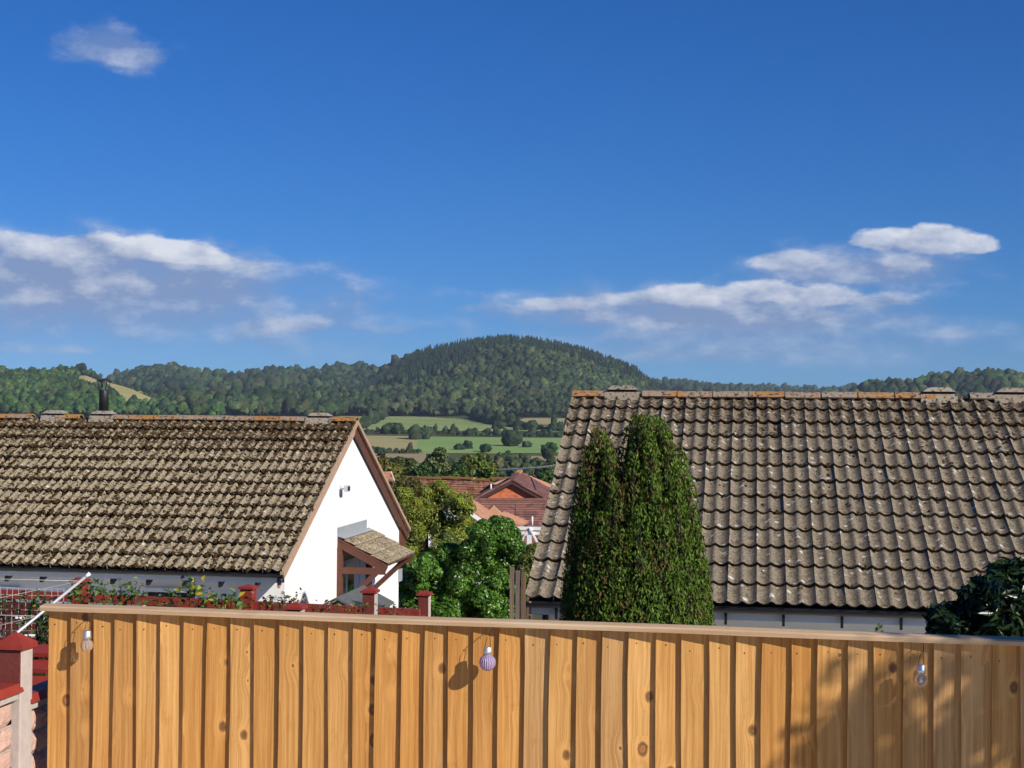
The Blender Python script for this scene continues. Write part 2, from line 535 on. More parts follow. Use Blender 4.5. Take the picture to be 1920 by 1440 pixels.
M['old_board'] = wood_mat('old_board', (0.26, 0.20, 0.15), (0.15, 0.10, 0.075), 0.3)
M['new_board'] = wood_mat('new_board', (0.68, 0.395, 0.140), (0.46, 0.232, 0.064))
M['cap_wood'] = wood_mat('cap_wood', (0.68, 0.54, 0.39), (0.54, 0.39, 0.25), 0.2)
# ------------------------------------------------------------------ the land
BASE_V = np.array([-200, 6.9, 8.5, 16, 22, 35, 50, 75, 150, 400, 700, 1000, 1350, 1600, 2500, 4500, 14000.])
BASE_Z = np.array([2.36, 2.36, 1.2, 0.15, 0.05, -0.6, -1.6, -3.2, -9, -20, -21.5, -12.5, -3.5, 0, 8, 18, 18.])
# distance of crest, reach in front, reach behind, tree height, skyline as (bearing, height in the photograph)
HILLS = [
    (1750, 520, 900, 16, [(-900, 700), (-300, 690), (0, 684), (60, 682), (110, 679), (160, 679), (200, 692), (250, 705), (300, 727), (340, 755), (380, 790)]),
    (2700, 1000, 1500, 21, [(-600, 720), (150, 720), (230, 697), (290, 683), (340, 690), (390, 699), (440, 697), (520, 688), (560, 691), (620, 688), (700, 687), (780, 690), (1000, 700), (1300, 716), (1500, 730)]),
    (2080, 700, 700, 16, [(560, 772), (640, 752), (680, 725), (720, 700), (745, 682), (770, 667), (800, 655), (840, 645), (880, 636), (920, 629), (960, 628), (1000, 631), (1040, 639), (1100, 655), (1150, 672), (1190, 690), (1215, 710), (1260, 740), (1320, 775)]),
    (3900, 1400, 2500, 27, [(800, 730), (1150, 707), (1220, 707), (1280, 711), (1360, 715), (1450, 719), (1550, 721), (1650, 718), (1800, 712), (2300, 705), (3200, 705)]),
    (2000, 600, 900, 19, [(1480, 780), (1560, 748), (1620, 726), (1650, 717), (1700, 711), (1740, 703), (1790, 701), (1850, 693), (1880, 691), (1920, 697), (2000, 690), (2400, 680), (3400, 690)]),
    (1560, 210, 240, 10, [(560, 790), (640, 757), (720, 742), (800, 735), (900, 735), (1000, 742), (1100, 757), (1180, 785)]),
    (1640, 260, 400, 10, [(330, 785), (420, 757), (500, 742), (600, 735), (680, 742), (760, 770)]),
]


def land(u, v):
    u = np.asarray(u, float); v = np.asarray(v, float)
    z = np.interp(v, BASE_V, BASE_Z)
    vv = np.maximum(v, 60.0)
    px = 960 + F * u / vv
    base = z.copy()
    best = np.zeros_like(z)
    for v0, wf, wb, th, prof in HILLS:
        pp = np.array(prof, float)
        y = np.interp(px, pp[:, 0], pp[:, 1])
        h = EYE + (765 + ROLL * (px - 960) - y) / F * v0 - th - np.interp(v0, BASE_V, BASE_Z)
        t = np.where(v < v0, (v0 - v) / wf, (v - v0) / wb)
        gg = np.where(t < 1, 0.5 + 0.5 * np.cos(np.pi * np.clip(t, 0, 1)), 0)
        edge = np.interp(px, [pp[0, 0] - 120, pp[0, 0], pp[-1, 0], pp[-1, 0] + 120], [0, 1, 1, 0]) if v0 < 1700 else 1.0
        best = np.maximum(best, np.maximum(h, 0) * gg * edge)
    roll = (vnoise(u / 140, v / 140, 3) - 0.5) * 7 + (vnoise(u / 45, v / 45, 4) - 0.5) * 2.4
    return base + best + roll * np.clip((v - 700) / 700, 0, 1) * np.clip(best / 25, 0.12, 1)


vs = np.concatenate([np.array([-60, -20, 0, 4, 6.9]), np.arange(8.5, 40, 3.0), np.arange(42, 160, 8), np.arange(170, 700, 30),
                     np.arange(700, 2700, 24), np.arange(2700, 4600, 50), np.array([5200, 6500, 9000, 14000.])])
ks = np.concatenate([np.linspace(-3, -0.5, 14), np.linspace(-0.47, 0.47, 190), np.linspace(0.5, 3, 14)])
KK, VV = np.meshgrid(ks, vs)
UU = KK * (np.maximum(VV, -30) + 60)
ZZ = land(UU, VV)
nv, nk = ZZ.shape
ids = np.arange(nv * nk).reshape(nv, nk)
Q = np.stack([ids[:-1, :-1], ids[:-1, 1:], ids[1:, 1:], ids[1:, :-1]], -1).reshape(-1, 4)
m_, k, b = material('meadow')
p = k.pos()
n1 = k.noise(p, 0.012, 5, 0.6); n2 = k.noise(p, 0.25, 5, 0.6); n3 = k.noise(p, 3.0, 4)
cc = k.mix(n1, (0.060, 0.080, 0.022), (0.125, 0.120, 0.045))
cc = k.mix(k.step(n2, .35, .7), cc, k.mix(1.0, cc, (0.72, 0.78, 0.7), 'MULTIPLY'))
cc = k.mix(k.m('MULTIPLY', n3, .5), cc, k.mix(1.0, cc, (0.6, 0.62, 0.55), 'MULTIPLY'))
k.put(b.inputs['Base Color'], cc)
b.inputs['Roughness'].default_value = 0.95
b.inputs['Specular IOR Level'].default_value = 0.1
M['meadow'] = m_
ground = link('ground', np_mesh('ground', np.stack([UU, VV, ZZ], -1).reshape(-1, 3), Q, smooth=True), M['meadow'])
tag(ground, kind='structure')


def field_mat(name, a, c_, streak):
    m_, k, b = material(name)
    p = k.pos()
    n1 = k.noise(p, 0.02, 4, 0.6)
    n2 = k.noise(k.v('MULTIPLY', p, streak), 1.0, 4, 0.6)
    n3 = k.noise(p, 0.3, 4, 0.6)
    q = k.mix(k.step(n1, .3, .7), a, c_)
    q = k.mix(k.m('MULTIPLY', k.step(n2, .45, .7), 0.5), q, k.mix(1.0, q, (0.82, 0.85, 0.8), 'MULTIPLY'))
    q = k.mix(k.m('MULTIPLY', n3, .4), q, k.mix(1.0, q, (0.75, 0.78, 0.7), 'MULTIPLY'))
    k.put(b.inputs['Base Color'], q)
    b.inputs['Roughness'].default_value = 0.95
    b.inputs['Specular IOR Level'].default_value = 0.1
    return m_


M['field_green'] = field_mat('field_green', (0.20, 0.285, 0.085), (0.29, 0.31, 0.12), (0.004, 0.06, 0.0))
M['field_lush'] = field_mat('field_lush', (0.185, 0.30, 0.085), (0.23, 0.32, 0.10), (0.004, 0.08, 0.0))
M['field_straw'] = field_mat('field_straw', (0.38, 0.315, 0.14), (0.33, 0.295, 0.125), (0.004, 0.08, 0.0))
M['field_hill'] = field_mat('field_hill', (0.44, 0.35, 0.16), (0.32, 0.30, 0.11), (0.03, 0.01, 0.0))
M['field_tan'] = field_mat('field_tan', (0.34, 0.24, 0.13), (0.30, 0.25, 0.14), (0.004, 0.05, 0.0))
CLEAR = []            # clearings: polygons in (bearing, distance)


def inside(px, v, poly):
    px = np.asarray(px, float); v = np.asarray(v, float)
    r_ = np.zeros(px.shape, bool)
    j = len(poly) - 1
    for i in range(len(poly)):
        (xi, yi), (xj, yj) = poly[i], poly[j]
        with np.errstate(divide='ignore', invalid='ignore'):
            c_ = ((yi > v) != (yj > v)) & (px < (xj - xi) * (v - yi) / (yj - yi + 1e-9) + xi)
        r_ ^= c_
        j = i
    return r_


def field(name, poly, mat, lift=0.35, nx=40, ny=30):
    """A field draped on the land; corners as (bearing, distance)."""
    xs = np.linspace(min(q[0] for q in poly), max(q[0] for q in poly), nx)
    yy = np.linspace(min(q[1] for q in poly), max(q[1] for q in poly), ny)
    X, Y = np.meshgrid(xs, yy)
    U = (X - 960) / F * Y
    Z = land(U, Y) + lift
    cx = (X[:-1, :-1] + X[1:, 1:]) / 2; cy = (Y[:-1, :-1] + Y[1:, 1:]) / 2
    keep = inside(cx, cy, poly).ravel()
    i_ = np.arange(nx * ny).reshape(ny, nx)
    q = np.stack([i_[:-1, :-1], i_[:-1, 1:], i_[1:, 1:], i_[1:, :-1]], -1).reshape(-1, 4)[keep]
    o = link(name, np_mesh(name, np.stack([U, Y, Z], -1).reshape(-1, 3), q, smooth=True), mat)
    tag(o, kind='structure')
    CLEAR.append(poly)
    return o


field('pasture_field', [(672, 1040), (1000, 1040), (1075, 1010), (1000, 1200), (890, 1270), (780, 1352), (640, 1352), (600, 1200)], M['field_green'], 0.3)
field('grass_field', [(780, 780), (1120, 800), (1120, 960), (780, 960)], M['field_lush'], 0.3)
field('stubble_field', [(560, 800), (785, 800), (785, 965), (560, 965)], M['field_straw'], 0.3)
field('ploughed_field', [(560, 690), (800, 690), (800, 780), (560, 780)], M['field_tan'], 0.3)
field('hay_field', [(960, 1215), (1170, 1100), (1170, 1330), (985, 1335)], M['field_straw'], 0.3)
field('tan_field', [(950, 690), (1120, 690), (1120, 770), (950, 770)], M['field_tan'], 0.3)
field('hillside_pasture', [(140, 1760), (148, 1580), (180, 1500), (202, 1420), (225, 1330), (290, 1320), (340, 1500), (350, 1640), (350, 1800), (240, 1900), (146, 1800)], M['field_hill'], 0.9, 60, 60)
field('hill_clearing', [(715, 1690), (850, 1680), (850, 1745), (730, 1745)], M['field_green'], 0.9, 30, 12)
field('valley_meadow', [(660, 1800), (742, 1760), (742, 1850), (660, 1880)], M['field_lush'], 0.9, 30, 12)
field('distant_meadow', [(1195, 2050), (1300, 2500), (1300, 2650), (1195, 2300)], M['field_lush'], 0.9, 30, 12)
field('distant_stubble', [(1640, 3350), (1770, 3300), (1770, 3500), (1640, 3550)], M['field_straw'], 0.9, 30, 12)

# ------------------------------------------------------------------ woods


def ico(sub):
    import bmesh
    bm = bmesh.new(); bmesh.ops.create_icosphere(bm, subdivisions=sub, radius=1.0)
    v_ = np.array([tuple(q.co) for q in bm.verts]); f_ = np.array([[q.index for q in f.verts] for f in bm.faces])
    bm.free()
    return v_, f_


ICO1, ICO2, ICO3 = ico(1), ico(2), ico(3)


def lumpy(n, base, seed, rough=0.35, sub=2):
    """n variants of a knobbly crown."""
    v_, f_ = base
    r_ = np.random.default_rng(seed)
    res = []
    for i in range(n):
        dirs = r_.normal(size=(9, 3)); dirs /= np.linalg.norm(dirs, axis=1)[:, None]
        amp = r_.uniform(0.15, 0.5, 9)
        d_ = np.clip((v_ @ dirs.T - 0.45) / 0.55, 0, 1) @ amp
        rr_ = 0.72 + d_ + r_.normal(size=len(v_)) * rough * 0.22
        w = v_ * rr_[:, None]
        w[:, 2] = np.where(w[:, 2] < -0.55, -0.55 + (w[:, 2] + 0.55) * 0.3, w[:, 2])
        res.append(w)
    return np.array(res), f_


def conifer_variants(n, seed):
    r_ = np.random.default_rng(seed)
    res = []
    for i in range(n):
        vs_, fs_ = [], []
        for t in range(4):
            z0 = t * 0.24; r0 = (1 - t * 0.22)
            o = len(vs_)
            for q in range(7):
                a_ = 2 * math.pi * (q + t * 0.5) / 7
                rr_ = r0 * r_.uniform(0.75, 1.15)
                vs_.append((rr_ * math.cos(a_), rr_ * math.sin(a_), z0 + r_.uniform(-.04, .04)))
            vs_.append((0, 0, z0 + 0.42))
            for q in range(7):
                fs_.append((o + q, o + (q + 1) % 7, o + 7))
        res.append(np.array(vs_))
    return np.array(res), np.array(fs_)


def upper(base, zmin):
    v_, f_ = base
    f_ = f_[(v_[f_][:, :, 2] > zmin).all(1)]
    used = np.unique(f_)
    remap = -np.ones(len(v_), int); remap[used] = np.arange(len(used))
    return v_[used], remap[f_]


BROAD = lumpy(16, upper(ICO2, -0.45), 5, 0.75)
FIR = conifer_variants(8, 6)


def scatter(name, pts, variants, rad, hgt, col, lift, mat):
    """Join a wood of crowns into one mesh."""
    vv_, ff_ = variants
    n = len(pts)
    pick = rng.integers(0, len(vv_), n)
    a_ = rng.uniform(0, 2 * math.pi, n)
    ca, sa = np.cos(a_), np.sin(a_)
    P = vv_[pick].copy()
    x = P[:, :, 0] * ca[:, None] - P[:, :, 1] * sa[:, None]
    y = P[:, :, 0] * sa[:, None] + P[:, :, 1] * ca[:, None]
    V_ = np.stack([x * rad[:, None], y * rad[:, None], P[:, :, 2] * hgt[:, None]], -1)
    V_ += pts[:, None, :]
    V_[:, :, 2] += lift[:, None]
    nv_ = vv_.shape[1]
    T_ = (ff_[None] + (np.arange(n) * nv_)[:, None, None]).reshape(-1, 3)
    C_ = np.repeat(col[:, None, :], nv_, 1) * rng.uniform(0.6, 1.4, (n, nv_, 1))
    return V_.reshape(-1, 3), T_, C_.reshape(-1, 3)


M['woodland'] = leaf_mat('woodland', rough=0.8, trans=0.12, spec=0.15, mottle=0.55)
GREENS = np.array([(0.030, 0.060, 0.019), (0.023, 0.050, 0.019), (0.040, 0.070, 0.021), (0.054, 0.078, 0.027), (0.031, 0.054, 0.023), (0.066, 0.074, 0.031), (0.021, 0.044, 0.017)])


def wood(name, px0, px1, v0, v1, spacing, size, label, conifer=None, extra_clear=(), dens=1.0, tint=(1, 1, 1), minh=None):
    n = int((px1 - px0) / F * (v1 * v1 - v0 * v0) / 2 / spacing ** 2 * 1.0)
    v_ = np.sqrt(rng.uniform(v0 * v0, v1 * v1, n)); px = rng.uniform(px0, px1, n)
    u_ = (px - 960) / F * v_
    ok = np.ones(n, bool)
    for poly in list(CLEAR) + list(extra_clear):
        ok &= ~inside(px, v_, poly)
    if dens < 1:
        ok &= vnoise(u_ / 90, v_ / 90, 9) < dens
    if minh is not None:
        ok &= land(u_, v_) - np.interp(v_, BASE_V, BASE_Z) > minh
    # leave out trees on slopes that face wholly away
    top = (land(u_, v_) + 13 - EYE) / v_
    hz = np.full(n, -9.0)
    for fr in np.linspace(0.45, 0.995, 40):
        vf = v_ * fr
        hz = np.maximum(hz, (land(u_ * fr, vf) + np.where(vf > 1400, 4, 0) - EYE) / vf)
    ok &= top > hz
    u_, v_, px = u_[ok], v_[ok], px[ok]
    pts = np.stack([u_, v_, land(u_, v_)], -1)
    n = len(pts)
    isf = np.zeros(n, bool)
    if conifer is not None:
        isf = conifer(px, v_, pts[:, 2]) & (rng.uniform(0, 1, n) < 0.85)
    patch = vnoise(u_ / 60, v_ / 60, 21)
    ci = np.clip((patch * 4 + rng.uniform(0, 3.5, n)).astype(int), 0, len(GREENS) - 1)
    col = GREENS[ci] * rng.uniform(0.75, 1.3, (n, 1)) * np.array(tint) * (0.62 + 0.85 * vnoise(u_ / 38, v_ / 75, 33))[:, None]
    big = 0.68 + 0.5 * vnoise(u_ / 55, v_ / 90, 41)
    parts = []
    i = ~isf
    if i.any():
        rad = size * rng.uniform(0.6, 1.25, i.sum()) * big[i]
        parts.append(scatter(name, pts[i], BROAD, rad, rad * rng.uniform(0.95, 1.5, i.sum()), col[i], rad * 0.9 + rng.uniform(0.5, 4.0, i.sum()), None))
    if isf.any():
        hh = rng.uniform(10, 18, isf.sum())
        parts.append(scatter(name, pts[isf], FIR, hh * 0.27, hh, np.array((0.020, 0.040, 0.020)) * rng.uniform(.75, 1.3, (isf.sum(), 1)), np.zeros(isf.sum()), None))
    V_, T_, C_ = [], [], []
    o = 0
    for a_, t_, c_ in parts:
        V_.append(a_); T_.append(t_ + o); C_.append(c_); o += len(a_)
    ob = link(name, np_mesh(name, np.concatenate(V_), np.concatenate(T_), np.concatenate(C_)), M['woodland'])
    return tag(ob, label, 'woodland', kind='stuff')


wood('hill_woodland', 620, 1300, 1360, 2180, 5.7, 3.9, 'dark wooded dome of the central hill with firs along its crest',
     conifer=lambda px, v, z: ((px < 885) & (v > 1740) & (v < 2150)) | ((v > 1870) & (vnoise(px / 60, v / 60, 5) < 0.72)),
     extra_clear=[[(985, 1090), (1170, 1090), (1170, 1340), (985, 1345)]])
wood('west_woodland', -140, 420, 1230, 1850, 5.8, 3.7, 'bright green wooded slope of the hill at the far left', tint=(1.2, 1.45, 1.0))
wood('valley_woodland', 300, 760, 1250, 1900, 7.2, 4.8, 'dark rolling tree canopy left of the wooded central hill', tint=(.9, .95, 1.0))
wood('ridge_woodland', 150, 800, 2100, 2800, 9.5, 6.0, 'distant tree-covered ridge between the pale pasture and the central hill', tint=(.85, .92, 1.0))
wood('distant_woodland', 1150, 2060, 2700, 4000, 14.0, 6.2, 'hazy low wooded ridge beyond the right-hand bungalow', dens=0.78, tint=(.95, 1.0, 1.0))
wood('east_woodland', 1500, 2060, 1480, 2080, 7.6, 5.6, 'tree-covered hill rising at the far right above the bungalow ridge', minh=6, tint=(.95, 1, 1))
# ------------------------------------------------------------------ bungalows with pantiled roofs
HOUSE_RZ = R(-9.0)
RUN, RISE = 4.15, 2.18
SLOPE = math.hypot(RUN, RISE)
PITCH_R = math.atan2(RISE, RUN)
ROWS = 13
GAUGE = (SLOPE - 0.02) / ROWS
TW = 0.30


def wave(x):
    t = (x / (TW / 2)) % 1.0
    return 0.030 * math.exp(-((min(t, 1 - t)) / 0.20) ** 2) + 0.004 * math.cos(2 * math.pi * t)


def tile_mesh(name, seed):
    """One two-roll concrete tile: waved top, undercut nose, closed side."""
    r_ = random.Random(seed)
    n = 12
    L = GAUGE + 0.05
    vs_, fs_, sm = [], [], []
    j = [r_.uniform(-.0015, .0015) for _ in range(n + 1)]
    xs = [i * (TW - 0.003) / n for i in range(n + 1)]
    for x, q in zip(xs, j):
        vs_.append((x, q, 0.052 + wave(x)))                 # nose, top edge
    for x in xs:
        vs_.append((x, L, 0.004 + wave(x)))                 # head
    for x, q in zip(xs, j):
        vs_.append((x, q, 0.052 + wave(x)))                 # nose again, for a sharp edge
    for x in xs:
        vs_.append((x, 0.036, 0.008 + wave(x)))             # under the nose
    a = n + 1
    for i in range(n):
        fs_.append((i, i + 1, a + i + 1, a + i)); sm.append(True)
    for i in range(n):
        fs_.append((3 * a + i, 3 * a + i + 1, 2 * a + i + 1, 2 * a + i)); sm.append(False)
    o = len(vs_)
    vs_ += [(xs[0], 0, 0.052 + wave(0)), (xs[0], L, 0.004 + wave(0)), (xs[0], L, -0.012), (xs[0], 0, 0.004)]
    fs_.append((o, o + 1, o + 2, o + 3)); sm.append(False)
    o = len(vs_)
    vs_ += [(xs[-1], 0, 0.052 + wave(xs[-1])), (xs[-1], L, 0.004 + wave(xs[-1])), (xs[-1], L, -0.012), (xs[-1], 0, 0.004)]
    fs_.append((o + 3, o + 2, o + 1, o)); sm.append(False)
    me = bpy.data.meshes.new(name)
    me.from_pydata(vs_, [], fs_)
    me.polygons.foreach_set('use_smooth', sm)
    me.update()
    return me


def ridge_tile_mesh(name):
    prof = []
    for i in range(9):
        t = math.pi * (0.10 + 0.80 * i / 8)
        prof.append((0.135 * math.cos(t), 0.105 * math.sin(t) - 0.02))
    prof_in = [(x * 0.88, z - 0.018) for x, z in prof]
    mb = MB()
    poly = prof + prof_in[::-1]
    n = len(poly)
    L = 0.445
    vs_ = [(0, y, z) for y, z in poly] + [(L, y, z) for y, z in poly]
    fs_ = [(i, (i + 1) % n, n + (i + 1) % n, n + i) for i in range(n)]
    mb.add(vs_, fs_, smooth=False)
    for i in range(8):
        mb.add([(x0, *poly[q]) for x0, q in ((0, i), (0, i + 1), (0, n - 2 - i), (0, n - 1 - i))], [(0, 1, 2, 3)])
        mb.add([(L, *poly[q]) for q in (i, i + 1, n - 2 - i, n - 1 - i)], [(3, 2, 1, 0)])
    return mb.mesh(name)


def ridge_vent_mesh(name):
    """Gas-flue ridge terminal: saddle block with a dark slot and a splayed hood."""
    mb = MB()
    mb.prism([(-0.15, -0.06), (0.15, -0.06), (0.10, 0.05), (-0.10, 0.05)], 0.0, 0.45, 'x')
    hood = [(0.02, -0.13, 0.080), (0.43, -0.13, 0.080), (0.43, 0.13, 0.080), (0.02, 0.13, 0.080),
            (0.10, -0.08, 0.135), (0.35, -0.08, 0.135), (0.35, 0.08, 0.135), (0.10, 0.08, 0.135)]
    mb.add(hood, [(3, 2, 1, 0), (4, 5, 6, 7), (0, 1, 5, 4), (1, 2, 6, 5), (2, 3, 7, 6), (3, 0, 4, 7)])
    return mb.mesh(name)


def ridge_mat(name, warm):
    m_, k, b = material(name)
    p = k.pos(); rr = k.rnd()
    n1 = k.noise(p, 7.0, 5, 0.65, 0.4); n2 = k.noise(p, 45, 5, 0.7); n3 = k.noise(p, 22.0, 5, 0.65, 0.5)
    cc = k.mix(rr, (0.27, 0.22, 0.165), (0.31, 0.19, 0.125) if warm > -.01 else (0.30, 0.27, 0.22))
    cc = k.mix(k.step(k.m('ADD', n1, k.m('MULTIPLY', k.m('SUBTRACT', rr, .5), .25)), 0.58 - warm, 0.70 - warm), cc, k.mix(n2, (0.42, 0.20, 0.05), (0.28, 0.13, 0.04)))
    cc = k.mix(k.step(n3, 0.53, 0.60), cc, (0.055, 0.035, 0.018))
    cc = k.mix(k.m('MULTIPLY', k.step(n2, 0.60, 0.72), 0.5), cc, (0.5, 0.46, 0.38))
    k.put(b.inputs['Base Color'], cc)
    b.inputs['Roughness'].default_value = 0.95
    k.put(b.inputs['Normal'], k.bump(k.m('ADD', n2, n3), 0.5, 0.012))
    return m_


M['tile_left'] = tile_mat('tile_left', (0.30, 0.25, 0.175), (0.42, 0.36, 0.25), 0.135, 0.10, 4.71, 0.35)
M['tile_right'] = tile_mat('tile_right', (0.205, 0.172, 0.130), (0.315, 0.270, 0.206), 0.075, 0.25, 5.15, 0.28)
M['ridge_left'] = ridge_mat('ridge_left', 0.19)
M['ridge_right'] = ridge_mat('ridge_right', 0.09)
M['moss_brown'] = simple('moss_brown', (0.055, 0.034, 0.016), 1.0, var=0.5, scale=30, bump=0.6, spec=0.05)
M['vent_lichen'] = ridge_mat('vent_lichen', -0.05)
TILES_L = [tile_mesh('roof_tile', i) for i in range(5)]
TILES_R = [tile_mesh('roof_tile', 20 + i) for i in range(5)]
for t in TILES_L: t.materials.append(M['tile_left'])
for t in TILES_R: t.materials.append(M['tile_right'])
ONE_MOSS = ICO1


def bungalow(name, label, corner, sgn, length, tmeshes, tmat, rmat, vis, moss_n, ground, moss_high, vents, moss_size=1.0, gable_set=0.11, eave_set=0.45):
    """House frame: origin on the ground under the near eave corner, x along the eaves (sgn away from that gable), y to the back."""
    root = empty(name, (corner.x, corner.y, ground), HOUSE_RZ, label, 'house')
    ez = corner.z - ground
    X0, X1 = (0, length) if sgn > 0 else (-length, 0)
    # walls: pentagon prism
    a, c_ = (gable_set, length - gable_set) if sgn > 0 else (-length + gable_set, -gable_set)
    y0, y1 = eave_set, 2 * RUN - eave_set
    under = 0.10
    zy = lambda y: ez + (y if y < RUN else 2 * RUN - y) / RUN * RISE - under
    poly = [(y0, 0), (y1, 0), (y1, zy(y1)), (RUN, zy(RUN)), (y0, zy(y0))]
    MB().prism(poly, a, c_, 'x').build('wall', M['render_wall'], root)
    # roof boarding with the tiles laid on it
    roof = MB().box(X0 + 0.03, X1 - 0.03, 0.03, SLOPE, -0.05, -0.012).build('roof', M['black_metal'], root, (0, 0, ez), (PITCH_R, 0, 0))
    count = 0
    far_v, far_f = [], []
    ncol = int(length / TW)
    for r_ in range(ROWS):
        lim = vis[0] + (vis[1] - vis[0]) * r_ / (ROWS - 1)
        for c0 in range(ncol):
            x = c0 * TW if sgn > 0 else -(c0 + 1) * TW
            me = tmeshes[random.randrange(5)]
            if c0 * TW < lim + 0.15:
                o = link('roof_tile', me, None, roof, (x + random.uniform(-.002, .002), r_ * GAUGE + random.uniform(-.006, .006), random.uniform(-.002, .004)),
                         (random.uniform(-.010, .010), random.uniform(-.012, .012), random.uniform(-.012, .012)))
                count += 1
            else:
                o_ = len(far_v)
                far_v += [(v.co.x + x, v.co.y + r_ * GAUGE, v.co.z) for v in me.vertices]
                far_f += [[o_ + i for i in p_.vertices] for p_ in me.polygons]
    me = bpy.data.meshes.new('roof_tiles'); me.from_pydata(far_v, [], far_f); me.update()
    tag(link('roof_tiles', me, tmat, roof), kind='stuff')
    # moss cushions
    n = moss_n
    yy = rng.uniform(0, 1, n) ** (1 - moss_high) * (SLOPE - 0.15) + 0.02
    lim = vis[0] + (vis[1] - vis[0]) * yy / SLOPE + 0.3
    xx = rng.uniform(0, 1, n) * lim
    # cushions lodge in the pans and against the noses
    ph = (xx / (TW / 2)) % 1
    xx = np.where(rng.uniform(0, 1, n) < 0.6, xx - (ph - 0.5) * (TW / 2) * 0.75, xx)
    row = np.floor(yy / GAUGE); fr = yy / GAUGE - row
    fr = np.where(rng.uniform(0, 1, n) < 0.45, rng.uniform(-0.02, 0.10, n), fr)
    yy = (row + fr) * GAUGE
    zt = np.array([0.052 - 0.048 * max(0, f) * GAUGE / (GAUGE + .05) + wave(x) for f, x in zip(fr, xx)])
    sc = rng.uniform(0.010, 0.030, n) * rng.choice([1, 1, 1.45], n) * moss_size
    V0, F0 = ONE_MOSS
    J = 1 + rng.uniform(-0.3, 0.3, (n, len(V0), 1))
    P = V0[None] * J * np.stack([sc * rng.uniform(.8, 1.5, n), sc * rng.uniform(.9, 1.9, n), sc * 0.42], -1)[:, None, :]
    P += np.stack([xx * sgn, yy, zt], -1)[:, None, :]
    T = (F0[None] + (np.arange(n) * len(V0))[:, None, None]).reshape(-1, 3)
    tag(link('moss', np_mesh('moss', P.reshape(-1, 3), T), M['moss_brown'], roof), kind='stuff')
    # back slope
    MB().prism([(RUN, ez + RISE + .02), (2 * RUN, ez + .02), (2 * RUN, ez - .05), (RUN, ez + RISE - .05)], X0 + .02, X1 - .02, 'x').build('back_roof', tmat, root)
    # ridge tiles and terminals
    sm_ = MB().box(0.03, 0.42, -0.10, 0.10, 0.0505, 0.0795).mesh('vent_slot'); sm_.materials.append(M['black_metal'])
    rm = ridge_tile_mesh('ridge_tile'); rm.materials.append(rmat)
    vm = ridge_vent_mesh('ridge_vent'); vm.materials.append(M['vent_lichen'])
    for i in range(int(length / 0.46)):
        x = i * 0.46 if sgn > 0 else -(i + 1) * 0.46 + 0.015
        if all(abs((i + .5) * .46 - q) > 0.24 for q in vents):
            link('ridge_tile', rm, None, root, (x, RUN, ez + RISE + 0.005 + random.uniform(-.004, .004)), (0, random.uniform(-.008, .008), random.uniform(-.01, .01)))
    for q in vents:
        vo = link('ridge_vent', vm, None, root, (sgn * q - .225, RUN, ez + RISE + 0.02))
        link('vent_slot', sm_, None, vo)
    # gutter
    mb = MB()
    prof = [(0.056 * math.cos(t), 0.056 * math.sin(t)) for t in [math.pi * (1 + i / 8) for i in range(9)]]
    nn = len(prof)
    for xx0, xx1 in ((X0 - 0.02, X1 + 0.02),):
        vs_ = [(xx0, y - 0.03, z - 0.005) for y, z in prof] + [(xx1, y - 0.03, z - 0.005) for y, z in prof]
        mb.add(vs_, [(i, i + 1, nn + i + 1, nn + i) for i in range(nn - 1)], smooth=True)
    e = X0 - 0.02 if sgn > 0 else X1 + 0.02
    mb.add([(e, y - 0.03, z - 0.005) for y, z in prof], [tuple(range(nn))])
    mb.build('gutter', M['black_plastic'], root, (0, 0, ez))
    MB().box(X0 + 0.04, X1 - 0.04, 0.035, 0.06, -0.14, -0.045).build('fascia', M['white_paint'], root, (0, 0, ez))
    MB().box(X0 + .12, X1 - .12, .061, .45, -.06, -.045).build('bounce_soffit', M['white_paint'], root, (0, 0, ez), (R(12), 0, 0))  # white panel added under the eaves to bounce light onto the wall
    return root, ez


# right-hand bungalow
cr = at(985, 1127, 16.0)
RH_G = 0.55
right_house, ezr = bungalow('bungalow', 'white bungalow with a grey lichen-flecked pantile roof behind the conifer', cr, +1, 10.2,
                            TILES_R, M['tile_right'], M['ridge_right'], (5.5, 6.15), 1500, RH_G, 0.62, (.656, 4.68, 5.58), 0.55)
for i in range(14):
    x = 0.33 + i * 0.585
    MB().prism([(-0.045, -0.16), (-0.01, -0.16), (-0.01, -0.02), (-0.045, -0.02)], -0.014, 0.014, 'x').build('gutter_bracket', M['black_plastic'], right_house, (x, 0.02, ezr - 0.02))
MB().prism([(0.02, -0.15), (RUN, RISE - 0.15), (RUN, RISE - 0.012), (0.02, -0.012)], 0.035, 0.06, 'x').build('bargeboard', M['barge_timber'], right_house, (0, 0, ezr))
MB().prism([(RUN, RISE - 0.15), (2 * RUN - .02, -0.15), (2 * RUN - .02, -0.012), (RUN, RISE - 0.012)], 0.035, 0.06, 'x').build('bargeboard', M['barge_timber'], right_house, (0, 0, ezr))
MB().tube([(0.16, 0.40, ezr - 0.05), (0.16, 0.40, 0)], 0.034).build('downpipe', M['black_plastic'], right_house)

# left-hand bungalow
cl = at(530, 1076, 22.2)
LH_G = 0.22
left_house, ezl = bungalow('bungalow', 'white-gabled bungalow with a mossy brown pantile roof and black flue', cl, -1, 10.2,
                           TILES_L, M['tile_left'], M['ridge_left'], (4.75, 6.75), 5200, LH_G, 0.15, (.67, 4.64, 5.55))
for i in range(16):
    x = -0.42 - i * 0.56
    MB().prism([(0.06, -0.13), (0.20, -0.03), (0.45, 0.06), (0.45, -0.03), (0.10, -0.20), (0.06, -0.20)], x - 0.022, x + 0.022, 'x').build('rafter_foot', M['black_metal'], left_house, (0, 0, ezl - 0.03))
